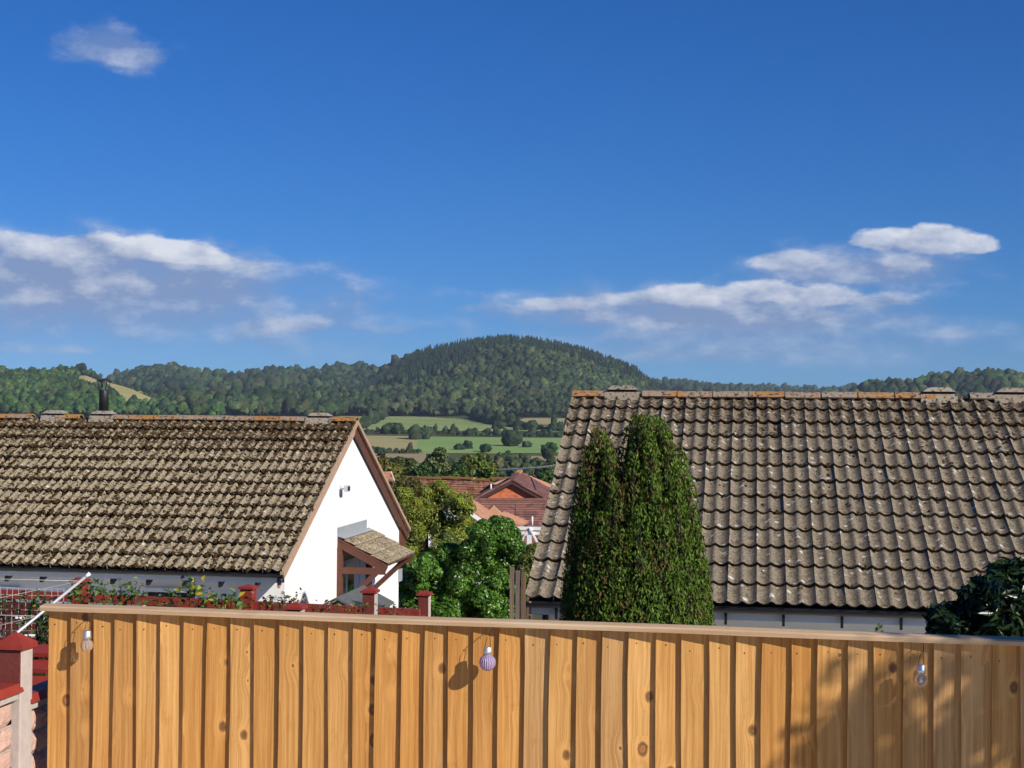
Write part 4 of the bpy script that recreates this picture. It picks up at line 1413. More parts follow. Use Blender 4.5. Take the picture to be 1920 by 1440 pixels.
# cross fence in front of the left bungalow
A0, A1 = at(-260, 1093, 13.9), at(800, 1143, 13.0)
dA = (A1 - A0); lenA = math.hypot(dA.x, dA.y); rzA = math.atan2(dA.y, dA.x)
cross = empty('red_cross_fence', (A0.x, A0.y, 0), rzA, 'red slatted fence with square posts below the left bungalow', 'fence')


def cross_t(px):
    k_ = (px - 960) / F
    return (k_ * A0.y - A0.x) / (math.cos(rzA) - k_ * math.sin(rzA))


def cross_z(px, py):
    t = cross_t(px)
    return at(px, py, A0.y + math.sin(rzA) * t).z


zrl = lambda t: A0.z + (A1.z - A0.z) * t / lenA
tp = [cross_t(-160), cross_t(155), cross_t(470), cross_t(690)]
for i, (px, py) in enumerate(((-160, 1078), (155, 1091), (470, 1104))):
    post_with_cap(cross, cross_t(px), 0.6, cross_z(px, py), 0.115, M['red_paint'], 0.02)
ts = [0.0] + tp[1:3] + [lenA]
for t0, t1 in zip(ts[:-1], ts[1:]):
    za, zb = zrl(t0), zrl(t1)
    MB().add([(t, y, z) for t, z_ in ((t0 + .06, za), (t1 - .06, zb)) for y in (-.03, .03) for z in (z_ - .075, z_)],
             [(0, 1, 3, 2), (4, 6, 7, 5), (0, 4, 5, 1), (2, 3, 7, 6), (1, 5, 7, 3), (0, 2, 6, 4)]).build('rail', M['red_paint'], cross)
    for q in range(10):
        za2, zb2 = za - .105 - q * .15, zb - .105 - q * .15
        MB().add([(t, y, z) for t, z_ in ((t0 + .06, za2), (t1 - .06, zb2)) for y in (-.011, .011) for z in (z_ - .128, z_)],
                 [(0, 1, 3, 2), (4, 6, 7, 5), (0, 4, 5, 1), (2, 3, 7, 6), (1, 5, 7, 3), (0, 2, 6, 4)]).build('slat', M['red_shaded'], cross)

# red boarded lean-to in the neighbour's garden
sh = empty('red_shed', (at(20, 1230, 9.2).x, 9.2, 1.5), R(-6), 'low red-boarded shed roof behind the brick-faced wall', 'shed')
zt = at(40, 1205, 9.4).z - 1.72
for q in range(7):
    y0 = -.75 + q * .15
    MB().box(-1.2, .62, y0, y0 + .143, -.012, .012).build('roof_board', M['red_paint'], sh, (0, .3, zt - .16 + q * .038), (R(14), 0, 0))
MB().box(-1.1, .52, -.35, .55, -.6, zt - .33).build('wall', M['red_paint'], sh)

# wire netting stretched for climbers
net = empty('garden_netting', at(40, 1195, 11.2), R(-8), 'pale square wire netting for climbers in the neighbouring garden', 'netting')
nb0 = net.location.copy()
mb = MB()
wN, hN = 0.95, 0.36
for i in range(20):
    x = -.62 + i * wN / 19
    mb.tube([(x + random.uniform(-.006, .006), random.uniform(-.01, .01), 0), (x + random.uniform(-.01, .01), random.uniform(-.01, .01), hN * .5), (x + random.uniform(-.006, .006), 0, hN)], .0014, 4, False)
for j in range(8):
    z = j * hN / 7
    mb.tube([(-.62 + wN * q / 6, random.uniform(-.01, .01), z + random.uniform(-.006, .006)) for q in range(7)], .0014, 4, False)
mb.build('mesh_wires', M['rope'], net)

# rotary clothes dryer, pole out of view to the left
tipd = at(165, 1078, 9.6)
hub = Vector((-4.05, 9.0, 2.70))
gd = gz(-4.05, 9.0)
dry = empty('clothes_dryer', (hub.x, hub.y, gd), 0, 'white rotary clothes dryer arm with lines at the left edge', 'clothes dryer')
MB().tube([(0, 0, -.2), (0, 0, hub.z - gd + .25)], .022, 10).build('pole', M['galvanised'], dry)
tip = tipd - Vector((hub.x, hub.y, gd))
rel = tip - Vector((0, 0, hub.z - gd))
arms = []
for q in range(4):
    e = Matrix.Rotation(q * math.pi / 2, 3, 'Z') @ rel
    s0 = Vector((0, 0, hub.z - gd))
    MB().tube([s0, s0 + e], .0095, 8).build('arm', M['galvanised'], dry)
    MB().tube([s0 + e * .99, s0 + e * 1.008], .012, 8).build('arm_end', M['white_paint'], dry)
    arms.append((s0, e))
for f in (.62, .80, .97):
    for q in range(4):
        a_ = arms[q][0] + arms[q][1] * f; c_ = arms[(q + 1) % 4][0] + arms[(q + 1) % 4][1] * f
        MB().tube([a_, (a_ + c_) / 2 - Vector((0, 0, .03)), c_], .0013, 4).build('line', M['rope'], dry)

# ------------------------------------------------------------------ climbers and border plants
LGR = [(0.060, 0.125, 0.018), (0.085, 0.150, 0.024), (0.045, 0.095, 0.018), (0.10, 0.16, 0.03)]
LYE = [(0.42, 0.34, 0.03), (0.36, 0.36, 0.05)]
LOL = [(0.10, 0.09, 0.025), (0.13, 0.085, 0.03), (0.065, 0.08, 0.022)]
LDK = [(0.030, 0.055, 0.014), (0.04, 0.07, 0.018)]


def climber(label, px0, px1, py0, py1, v, n, leaf, cols, yellow=0.0, name='climbing_plant'):
    """Arching stems with leaves along them, rooted behind the fence."""
    c0 = at((px0 + px1) / 2, py1, v)
    g0 = gz(c0.x, c0.y)
    root = empty(name, (c0.x, c0.y, g0), 0, label, 'plant', 'plants along the red fences')
    mb = MB()
    P, Nn, L_ = [], [], []
    ns = max(3, n // 26)
    for s_ in range(ns):
        f = (s_ + .5) / ns
        tx = at(px0 + (px1 - px0) * (f + random.uniform(-.12, .12)), py1 + (py0 - py1) * (random.uniform(.45, 1.0) if s_ % 2 else random.uniform(.2, .75)), v + random.uniform(-.12, .12)) - Vector((c0.x, c0.y, g0))
        bx_ = Vector((tx.x * .8, random.uniform(-.1, .1), max(0.2, tx.z - .65)))
        droop = Vector((random.uniform(-.10, .10), random.uniform(-.05, .05), -.05))
        pts = [bx_, bx_.lerp(tx, .55) + Vector((0, 0, .05)), tx, tx + droop]
        mb.tube(pts, [.005, .004, .003, .001], 5, False)
        m2 = n // ns
        for i in range(m2):
            t = random.random() ** .7 * 2.98
            q = int(t); w = t - q
            c_ = pts[q].lerp(pts[q + 1], w) + Vector((random.gauss(0, .045), random.gauss(0, .045), random.gauss(0, .035)))
            P.append(c_); Nn.append((random.gauss(0, .6), random.gauss(-.35, .5), random.gauss(.7, .4)))
    mb.build('stems', M['bark'], root)
    P = np.array(P); Nn = np.array(Nn)
    col = palette(len(P), cols, .3)
    if yellow:
        ye = rng.uniform(0, 1, len(P)) < yellow
        col[ye] = palette(int(ye.sum()), LYE, .2)
    link('foliage', leaf_mesh('foliage', P, Nn, leaf * rng.uniform(.6, 1.3, len(P)), col, .58), M['leaf'], root)


climber('leafy green climber over the red post by the dryer arm', 132, 200, 1096, 1130, 12.6, 170, .055, LGR)
climber('arching green spray with small leaves above the fence cap', 212, 272, 1084, 1138, 12.4, 200, .055, LGR)
climber('low fern-like green plant beside the small square window', 282, 330, 1106, 1140, 12.2, 150, .055, LGR)
climber('tall climber with bright yellow leaves in front of the shaded wall', 345, 388, 1072, 1138, 12.2, 120, .065, LGR, .35)
climber('bushy green plant with a few yellow leaves left of the red post', 396, 452, 1100, 1140, 12.0, 150, .06, LGR, .15)
climber('olive and rust border bush right of the second red post', 486, 560, 1108, 1146, 11.6, 260, .035, LOL, .08, 'border_bush')
climber('long low olive bush below the porch canopy', 560, 690, 1130, 1152, 11.4, 260, .035, LOL, .06, 'border_bush')
climber('scrubby olive tuft between the two end posts', 705, 770, 1134, 1154, 12.6, 120, .035, LOL, .05, 'border_bush')
climber('dark climber with yellow leaves beside the netting', 58, 112, 1110, 1235, 10.4, 420, .05, LDK + LGR[:1], .05)
climber('grey-green trailing stems over the netting at the left edge', -30, 60, 1104, 1150, 11.0, 200, .04, LDK, 0)

# grey felted roof of the neighbour's summerhouse
sp = at(640, 1116, 15.5)
hut = empty('summerhouse', (sp.x, sp.y, 0.4), R(-9), 'small grey pitched summerhouse roof below the porch', 'shed')
hz = sp.z - .4
MB().prism([(-.34, hz - .19), (0, hz - .02), (.34, hz - .19), (.34, hz - .17), (0, hz), (-.34, hz - .17)], -.2, .9, 'y').build('roof', M['dark_felt'], hut)
MB().prism([(-.31, 0), (.31, 0), (.31, hz - .19), (0, hz - .03), (-.31, hz - .19)], -.16, .8, 'y').build('wall', simple('teal_boards', (0.16, 0.20, 0.20), .7), hut)

# ------------------------------------------------------------------ grey board fence beside the right bungalow
g0 = at(956, 1160, 12.6)
gf = empty('board_fence', (g0.x, g0.y, gz(g0.x, g0.y)), HOUSE_RZ, 'weathered grey-brown upright board fence beside the right bungalow', 'fence')
gh = at(960, 1066, 12.6).z - gf.location.z
for i in range(3):
    MB().box(0, .034, -.012, .012, -.3, gh - .02 * (i % 3) + random.uniform(-.015, .015)).build('board', M['old_board'], gf, (i * .048, random.uniform(-.01, .01), 0))
MB().box(-.02, .15, .013, .06, gh - .5, gh - .42).build('rail', M['old_board'], gf)

M['twigs'] = simple('twigs', (0.040, 0.062, 0.014), 1.0, var=.6, scale=30, bump=.8)
# ------------------------------------------------------------------ shrubs between the bungalows
HG = [(0.085, 0.200, 0.020), (0.065, 0.165, 0.018), (0.120, 0.235, 0.024), (0.050, 0.130, 0.015)]


def shrub(name, label, cat, v, blobs, per, leaf, cols, mat, group=None, aspect=.6, spread=.35, stems=5, core=True):
    """Dense shrub: blobs are (bearing, height, radius m, depth offset)."""
    px0 = sum(b_[0] for b_ in blobs) / len(blobs)
    base = ground_at(px0, v)
    root = empty(name, base, 0, label, cat, group)
    cs, rs = [], []
    for (px, py, r_, dy) in blobs:
        c0 = at(px, py, v + dy) - base
        for q in range(9):
            d_ = rng.normal(size=3); d_ /= np.linalg.norm(d_)
            cs.append(np.array(c0) + d_ * r_ * .62 * np.array([1, 1, .9])); rs.append(r_ * rng.uniform(.34, .5))
        cs.append(np.array(c0)); rs.append(r_ * .75)
    cs = np.array(cs); rs = np.array(rs)
    P, Nn = clump_points(cs, rs, per, .95, .3)
    tone = np.repeat(rng.uniform(.75, 1.2, len(cs)), per)[:, None]
    col = palette(len(P), cols, spread) * tone
    link('crown', leaf_mesh('crown', P, Nn, leaf * rng.uniform(.6, 1.3, len(P)), col, aspect), mat, root)
    mb = MB()
    vv_, ff_ = ICO2
    for q, r_ in list(zip(cs, rs))[9::10]:
        mb.add([tuple(q + w * r_ * .74 * random.uniform(.85, 1.1)) for w in vv_], [tuple(f) for f in ff_])
    if core: mb.build('inner_twigs', M['twigs'], root)
    mb = MB()
    for (px, py, r_, dy) in blobs[:stems]:
        c0 = at(px, py, v + dy) - base
        mb.tube([(c0.x * .3, c0.y * .3, -.2), (c0.x * .7, c0.y * .7, c0.z * .5), tuple(c0)], [.06, .045, .015], 6)
    mb.build('trunk', M['bark'], root)
    return root


hb = []
for (px, py, r_) in ((840, 1150, .45), (890, 1155, .45), (935, 1150, .4), (790, 1165, .4), (855, 1100, .4), (835, 1070, .35), (760, 1100, .25), (970, 1105, .25), (925, 1090, .4), (920, 1005, .42), (955, 1020, .38), (890, 1035, .42), (930, 1060, .5), (870, 1075, .42), (960, 1080, .36), (910, 1120, .5), (955, 1130, .34), (860, 1125, .42),
                     (800, 1065, .36), (780, 1090, .32), (820, 1105, .42), (775, 1130, .36), (815, 1145, .4), (935, 988, .34), (900, 1000, .3), (840, 1040, .3), (978, 1040, .28), (770, 1060, .22)):
    hb.append((px, py, r_, random.uniform(-.35, .45)))
shrub('laurel_hedge', 'dense bright green glossy hedge shrub between the two bungalows', 'shrub', 32.0, hb, 360, .070, HG, M['leaf_gloss'])
ob_ = []
for (px, py, r_) in ((870, 1040, .45), (820, 1060, .5), (850, 1000, .45), (770, 1090, .4), (800, 935, .42), (830, 930, .40), (770, 960, .46), (860, 950, .42), (815, 980, .6), (872, 990, .34), (770, 1010, .5), (840, 1020, .55), (760, 930, .32), (790, 1050, .5), (745, 1050, .4)):
    ob_.append((px, py, r_, random.uniform(-.4, .4)))
OLV = [(0.26, 0.31, 0.038), (0.185, 0.235, 0.034), (0.32, 0.38, 0.042), (0.22, 0.20, 0.045)]
shrub('willow_shrub', 'loose olive and lime green shrub behind the bright hedge', 'shrub', 37.0, ob_, 330, .080, OLV, M['leaf'], aspect=.34)
shrub('rusty_shrub', 'brownish shrub by the back corner of the white gable', 'shrub', 40.0, [(745, 955, .5, 0), (735, 925, .32, 0), (765, 915, .4, .2), (750, 990, .5, 0), (725, 945, .3, .1)], 130, .10, [(0.12, 0.105, 0.03), (0.16, 0.115, 0.04), (0.09, 0.11, 0.025)], M['leaf'], aspect=.4)
shrub('privet_bush', 'small yellow-green bush at the foot of the right-hand roof edge', 'shrub', 26.0, [(990, 1045, .18, 0), (985, 1068, .2, 0), (1000, 1030, .12, 0), (978, 1085, .2, 0)], 150, .06, [(0.10, 0.15, 0.025), (0.13, 0.13, 0.03)], M['leaf'])

# dark shrub just over the fence on the right
db = [(1905, 1110, .20, 0), (1860, 1115, .18, .1), (1890, 1150, .24, -.1), (1830, 1150, .18, 0), (1785, 1165, .14, 0), (1930, 1140, .26, 0), (1850, 1180, .24, -.1), (1790, 1190, .18, 0), (1960, 1110, .26, .1), (1990, 1150, .3, 0), (1765, 1175, .08, 0)]
shrub('evergreen_shrub', 'dark shaded evergreen shrub rising over the fence at the right', 'shrub', 8.3, db, 62, .098, [(0.022, 0.045, 0.014), (0.030, 0.055, 0.016), (0.018, 0.038, 0.012)], M['leaf_gloss'], aspect=.30, core=False)

# a sprig poking up over the cap rail
s0 = at(1648, 1186, 6.6)
spg = empty('bindweed_sprig', (s0.x, s0.y, s0.z - .12), 0, 'tiny bright green sprig poking above the cap rail', 'plant')
MB().tube([(0, 0, -.5), (.004, 0, .08), (-.004, 0, .155)], [.002, .0016, .0008], 5).build('stem', M['leaf'], spg)
pp = np.array([(-.004, 0, .155), (.012, -.004, .125), (-.014, 0, .115), (.008, 0, .145), (.0, .003, .10), (-.01, -.003, .135)])
link('leaves', leaf_mesh('leaves', pp, rng.normal(size=(6, 3)) * .4 + np.array([0, -.8, .4]), np.full(6, .026), palette(6, [(0.14, 0.24, 0.04)], .2), .6), M['leaf'], spg)
for o in spg.children:
    if o.name.startswith('stem'):
        a_ = o.data.color_attributes.new('col', 'FLOAT_COLOR', 'POINT')
        for q in a_.data: q.color = (.12, .2, .04, 1)

# ------------------------------------------------------------------ tree out of view on the right whose shade falls on the fence


def fence_world(px, py):
    q = fence_pt(px, py, -.02)
    return Vector((FX0 + fc * q[0] + fs * q[1], FV0 - fs * q[0] + fc * q[1], FZ0 + q[2]))


ctr = fence_world(2050, 1250) + SUN_DIR * 4.8
tb = Vector((ctr.x + .3, ctr.y, 2.3))
root = empty('shade_tree', tb, 0, 'broadleaf garden tree outside the frame whose dappled shade falls on the fence', 'tree')
SHADE = [(1420, 1470), (1560, 1330), (1640, 1190), (1720, 1140), (1850, 1010), (1960, 900), (2300, 780), (2560, 1000), (2560, 1500), (1900, 1700), (1420, 1700)]
cs, rs = [], []
while len(cs) < 300:
    px, py = random.uniform(1400, 2560), random.uniform(780, 1700)
    if not inside(np.array([px]), np.array([py]), SHADE)[0]: continue
    if vnoise(np.array([(px + py * .9) / 150]), np.array([(px - py) / 60]), 77)[0] < .58 - max(0, px - 1850) / 1100: continue
    edge = min(1, max(0, (px - 1450 - max(0, 1440 - py) * .55) / 330))
    if random.random() > .14 + .86 * edge: continue
    cs.append(np.array(fence_world(px, py) + SUN_DIR * random.uniform(3.6, 6.0) - tb)); rs.append(random.uniform(.09, .19))
P, Nn = clump_points(np.array(cs), np.array(rs), 26, .9, .8)
link('crown', leaf_mesh('crown', P, Nn, .085 * rng.uniform(.6, 1.3, len(P)), palette(len(P), LGR, .3), .6), M['leaf'], root)
MB().tube([(0, 0, -.2), (.05, 0, 2.0), tuple(Vector(ctr - tb))], [.14, .11, .05]).build('trunk', M['bark'], root)
# ------------------------------------------------------------------ red-roofed houses down the hill


def course_roof(parent, name, p_r0, p_r1, p_e0, p_e1, rows, thick, mat, cols=0):
    """Roof slope between a ridge line and an eave line, built course by course with real steps."""
    r0, r1, e0, e1 = (Vector(q) for q in (p_r0, p_r1, p_e0, p_e1))
    nrm = (r1 - r0).cross(e0 - r0).normalized()
    if nrm.z < 0: nrm = -nrm
    deck = MB().add([r0, r1, e1, e0] + [q - nrm * .06 for q in (r0, r1, e1, e0)], [(0, 1, 2, 3), (7, 6, 5, 4), (0, 4, 5, 1), (1, 5, 6, 2), (2, 6, 7, 3), (3, 7, 4, 0)]).build(name, mat, parent)
    mb = MB()
    for i in range(rows):
        f0, f1 = i / rows, (i + 1) / rows
        a, b_ = r0.lerp(e0, f0), r1.lerp(e1, f0)
        c_, d_ = r1.lerp(e1, f1), r0.lerp(e0, f1)
        nc = max(1, cols)
        for j in range(nc):
            g0_, g1_ = j / nc, (j + 1) / nc - .012
            lift = thick * (1 + random.uniform(-.15, .25))
            q = [a.lerp(b_, g0_) + nrm * .004, a.lerp(b_, g1_) + nrm * .004, d_.lerp(c_, g1_) + nrm * lift, d_.lerp(c_, g0_) + nrm * lift, d_.lerp(c_, g1_) + nrm * .003, d_.lerp(c_, g0_) + nrm * .003]
            mb.add(q, [(0, 1, 2, 3), (3, 2, 4, 5)])
    o = mb.build('roof_tiles', mat, deck)
    tag(o, kind='stuff')
    return deck


def speck_mat(name, cols, scale):
    m_, k, b = material(name)
    p = k.pos()
    c1 = k.new('ShaderNodeTexVoronoi', {'Vector': k.v('MULTIPLY', p, (1, 1, 1.6)), 'Scale': scale}).outputs['Color']
    x, y, z = k.sep(c1)
    n = k.noise(p, 1.2, 4)
    q = k.mix(x, cols[0], cols[1])
    q = k.mix(k.m('GREATER_THAN', y, .72), q, cols[2])
    q = k.mix(k.m('MULTIPLY', n, .4), q, k.mix(1.0, q, (.7, .66, .62), 'MULTIPLY'))
    k.put(b.inputs['Base Color'], q)
    b.inputs['Roughness'].default_value = .85
    return m_


M['roof_speck'] = speck_mat('roof_speck', ((0.32, 0.13, 0.07), (0.44, 0.22, 0.12), (0.20, 0.085, 0.055)), 4.0)
M['roof_plum2'] = speck_mat('roof_plum2', ((0.23, 0.105, 0.082), (0.30, 0.140, 0.105), (0.165, 0.075, 0.064)), 3.0)
M['roof_new'] = speck_mat('roof_new', ((0.56, 0.27, 0.15), (0.60, 0.31, 0.18), (0.50, 0.235, 0.13)), 2.5)
M['brick_speck'] = speck_mat('brick_speck', ((0.58, 0.155, 0.065), (0.66, 0.20, 0.08), (0.46, 0.125, 0.06)), 7.0)

# long house behind
hA = empty('long_house', (-3.0, 82, gz(-3, 82)), 0, 'long brown-tiled house roof left of the red brick gable', 'house')
bA = hA.location.copy()
lo = lambda q: Vector(q) - bA
rA0, rA1 = at(757, 896, 82.5), at(968, 898, 79.0)
rA1.z = rA0.z
eA0, eA1 = rA0 + Vector((-.35, -4.6, -3.0)), rA1 + Vector((-.35, -4.6, -3.0))
course_roof(hA, 'roof', lo(rA0), lo(rA1), lo(eA0), lo(eA1), 26, .03, M['roof_speck'], 22)
bA0, bA1 = rA0 + Vector((.35, 4.6, -3.0)), rA1 + Vector((.35, 4.6, -3.0))
course_roof(hA, 'back_roof', lo(rA0), lo(rA1), lo(bA0), lo(bA1), 4, .03, M['roof_speck'])
for i in range(14):
    f0, f1 = i / 14, (i + 1) / 14 - .004
    a, c_ = lo(rA0.lerp(rA1, f0)), lo(rA0.lerp(rA1, f1))
    dz_ = Vector((0, 0, .05 + (.05 if 4 < i < 9 else 0) + (.10 if i > 10 else 0)))
    MB().bar(a + dz_, c_ + dz_, .22, .10).build('ridge_tile', M['ridge_orange'], hA)
MB().add([lo(q) + Vector((0, 0, -.1)) for q in (eA0 + Vector((.3, .4, 0)), eA1 + Vector((-.3, .4, 0)), bA1 + Vector((-.3, -.4, 0)), bA0 + Vector((.3, -.4, 0)))] +
         [Vector((q.x, q.y, -.5)) for q in (lo(eA0) + Vector((.3, .4, 0)), lo(eA1) + Vector((-.3, .4, 0)), lo(bA1) + Vector((-.3, -.4, 0)), lo(bA0) + Vector((.3, -.4, 0)))],
         [(0, 1, 5, 4), (1, 2, 6, 5), (2, 3, 7, 6), (3, 0, 4, 7)]).build('wall', M['brick_speck'], hA)

# brick gabled cross wing
apx = at(960, 899, 70.0)
hB = empty('brick_house', (apx.x, apx.y, gz(apx.x, apx.y)), R(-3), 'house with a red brick gable and dark bargeboards in mid-distance', 'house')
zB = apx.z - hB.location.z
W2, dzB, LB = 1.95, 1.06, 8.7
M['plum_barge'] = simple('plum_barge', (0.075, 0.035, 0.032), .6)
course_roof(hB, 'roof', (0, -.12, zB), (0, LB, zB), (W2, -.12, zB - dzB), (W2, LB, zB - dzB), 14, .022, M['roof_plum2'], 24)
course_roof(hB, 'roof', (0, -.12, zB), (0, LB, zB), (-W2, -.12, zB - dzB), (-W2, LB, zB - dzB), 14, .022, M['roof_plum2'], 24)
MB().prism([(-W2 + .25, -1), (W2 - .25, -1), (W2 - .25, zB - dzB + .06), (0, zB - .12), (-W2 + .25, zB - dzB + .06)], .05, LB - .1, 'y').build('wall', M['brick_speck'], hB)
for s_ in (-1, 1):
    MB().prism([(0, zB - .02), (s_ * W2, zB - dzB - .02), (s_ * W2, zB - dzB - .20), (0, zB - .20)], -.16, -.125, 'y').build('bargeboard', M['plum_barge'], hB)
    MB().prism([(0, zB + .07), (s_ * W2, zB - dzB + .07), (s_ * W2, zB - dzB - .02), (0, zB - .02)], -.20, -.08, 'y').build('verge_tile', M['roof_plum2'], hB)
for i in range(10):
    MB().bar((0, -.2 + i * .88, zB + .06), (0, -.2 + (i + 1) * .88 - .015, zB + .06), .22, .10).build('ridge_tile', M['ridge_orange'] if i > 5 else M['roof_plum'], hB)
qv = at(921, 918, 70)
MB().tube([(-1.02, .8, zB - .62), (-1.02, .8, zB - .25)], .035, 8).build('vent_pipe', M['white_paint'], hB)

# rear wing with a pale orange hipped roof peeping over the brick gable
rw = at(978, 886, 80.0)
hE = empty('rear_wing', (rw.x, rw.y, gz(rw.x, rw.y)), R(-3), 'pale orange hipped roof peeping over the brick gable', 'house')
zE = rw.z - hE.location.z
cn = [(-1.5, -1.5, zE - .55), (2.1, -1.5, zE - .95), (2.1, 2.0, zE - .95), (-1.9, 2.0, zE - .75)]
for (a, c_) in ((0, 1), (1, 2), (2, 3), (3, 0)):
    course_roof(hE, 'roof', (0, 0, zE), (.02, .02, zE), cn[a], cn[c_], 8, .02, M['roof_new'])
MB().box(-1.4, 2.0, -1.3, 1.9, -.5, zE - .97).build('wall', M['brick_speck'], hE)

# plum-tiled bungalow in front
rC0, rC1 = at(886, 938, 61.5), at(1062, 938, 61.0)
hC = empty('plum_roofed_house', (rC0.x, rC0.y, gz(rC0.x, rC0.y)), 0, 'plum-tiled bungalow roof with an aerial below the brick gable', 'house')
bC = hC.location.copy(); lc = lambda q: Vector(q) - bC
dC = Vector((-.05, -2.6, -1.75))
roofC = course_roof(hC, 'roof', lc(rC0), lc(rC1), lc(rC0 + dC), lc(rC1 + dC), 20, .028, M['roof_plum2'], 0)
dD = Vector((.05, 2.6, -1.75))
course_roof(hC, 'back_roof', lc(rC0), lc(rC1), lc(rC0 + dD), lc(rC1 + dD), 4, .028, M['roof_plum2'])
nC = 12
for i in range(nC):
    a, c_ = lc(rC0.lerp(rC1, i / nC)), lc(rC0.lerp(rC1, (i + .97) / nC))
    MB().bar(a + Vector((0, 0, .035)), c_ + Vector((0, 0, .035)), .2, .09).build('ridge_tile', M['roof_plum2'], hC)
MB().box(.2, 3.6, -2.3, 2.3, -.6, lc(rC0).z - 1.72).build('wall', M['render_wall'], hC)
q = lc(at(966, 955, 60.3))
aer = MB().tube([q - Vector((0, 0, .28)), q + Vector((0, 0, .22))], .014, 6).tube([q + Vector((-.25, 0, .10)), q + Vector((.06, 0, -.02))], .012, 5)
for i in range(5):
    c0 = q + Vector((-.22 + i * .065, 0, .09 - i * .025)); aer.tube([c0 + Vector((0, -.14, 0)), c0 + Vector((0, .14, 0))], .007, 4)
aer.build('aerial', M['black_metal'], hC)
q = lc(at(998, 975, 59.6))
MB().tube([q - Vector((0, 0, .22)), q + Vector((0, 0, .14))], .035, 8).build('vent_pipe', M['white_paint'], hC)

# orange-tiled gable wing, nearer
oD, oA = at(859, 941, 49.0), at(868, 927, 53.5)
hD = empty('orange_roofed_house', (oD.x, oD.y, gz(oD.x, oD.y)), R(-1), 'small house with a new orange-tiled gable roof above the hedge', 'house')
zD = oD.z - hD.location.z
course_roof(hD, 'roof', (0, 0, zD), (0, 4.6, zD), (1.15, 0, zD - .78), (1.15, 4.6, zD - .78), 7, .022, M['roof_new'], 9)
course_roof(hD, 'roof', (0, 0, zD), (0, 4.6, zD), (-1.15, 0, zD - .78), (-1.15, 4.6, zD - .78), 7, .022, M['roof_new'], 9)
MB().prism([(-1.0, -.5), (1.0, -.5), (1.0, zD - .75), (0, zD - .08), (-1.0, zD - .75)], .15, 4.5, 'y').build('wall', M['render_wall'], hD)
for s_ in (-1, 1):
    MB().prism([(0, zD - .02), (s_ * 1.15, zD - .80), (s_ * 1.15, zD - .95), (0, zD - .17)], -.02, .02, 'y').build('bargeboard', M['white_paint'], hD)
for i in range(9):
    MB().bar((0, i * .51, zD + .04), (0, i * .51 + .49, zD + .04), .2, .09).build('ridge_tile', M['concrete'] if i == 0 else M['roof_new'], hD)
e2 = at(919, 949, 55.0)
MB().prism([(-.42, -.38), (0, 0), (.42, -.38)], 0, .8, 'y').build('dormer_roof', M['roof_new'], hD, Vector(e2) - hD.location, (0, 0, R(1)))

# white conservatory end beside the right roof edge
wq = at(992, 990, 47.0)
cv_ = empty('white_pergola', (wq.x, wq.y, gz(wq.x, wq.y)), R(-9), 'white timber porch end with V braces beside the tiled verge', 'porch')
zc = wq.z - cv_.location.z
MB().box(-.36, .7, -.04, .04, zc - .06, zc + .04).build('beam', M['white_paint'], cv_)
MB().box(-.36, .7, -.03, .03, zc - .20, zc - .11).build('beam', M['white_paint'], cv_)
MB().bar((.02, 0, zc + .02), (-.22, 0, zc - .42), .05, .09, (0, 1, 0)).build('brace', M['white_paint'], cv_)
MB().bar((.02, -.05, zc + .02), (.26, -.05, zc - .42), .05, .09, (0, 1, 0)).build('brace', M['white_paint'], cv_)
MB().box(-.05, .09, -.1, 0, -.2, zc - .21).build('post', M['white_paint'], cv_)
pq = at(958, 978, 47.5)
course_roof(cv_, 'roof', Vector((-1.1, .1, zc + .36)), Vector((-1.1, 2.0, zc + .36)), Vector((-.30, .1, zc + .05)), Vector((-.30, 2.0, zc + .05)), 5, .02, M['roof_new'])

# little gable left, behind the white gable
gq = at(733, 884, 66.0)
hF = empty('brown_gabled_house', (gq.x, gq.y, gz(gq.x, gq.y)), R(-70), 'tip of a brown-tiled gable just beyond the white gable', 'house')
zF = gq.z - hF.location.z
course_roof(hF, 'roof', (0, 0, zF), (0, -6, zF), (2.4, 0, zF - 1.7), (2.4, -6, zF - 1.7), 16, .025, M['roof_speck'], 14)
course_roof(hF, 'roof', (0, 0, zF), (0, -6, zF), (-2.4, 0, zF - 1.7), (-2.4, -6, zF - 1.7), 16, .025, M['roof_speck'], 14)
MB().prism([(-2.2, -.5), (2.2, -.5), (2.2, zF - 1.66), (0, zF - .1), (-2.2, zF - 1.66)], -5.9, -.12, 'y').build('wall', M['brick_speck'], hF)
for s_ in (-1, 1):
    MB().prism([(0, zF), (s_ * 2.45, zF - 1.72), (s_ * 2.45, zF - 1.88), (0, zF - .16)], -.02, .03, 'y').build('bargeboard', M['white_paint'], hF)

# ------------------------------------------------------------------ trees in the middle distance
def near_tree(label, px, top, v, half, cols, nclump=46, per=110, leaf=.30, low=.25, name='garden_tree', clump=(.26, .40), spread=.3):
    b0 = ground_at(px, v)
    tz = at(px, top, v).z
    r_ = half / F * v
    return leafy_tree(name, label, 'tree', b0, tz, r_, r_, cols, nclump, per, leaf, low, 'trees beyond the red roofs', clump=clump, spread=spread)


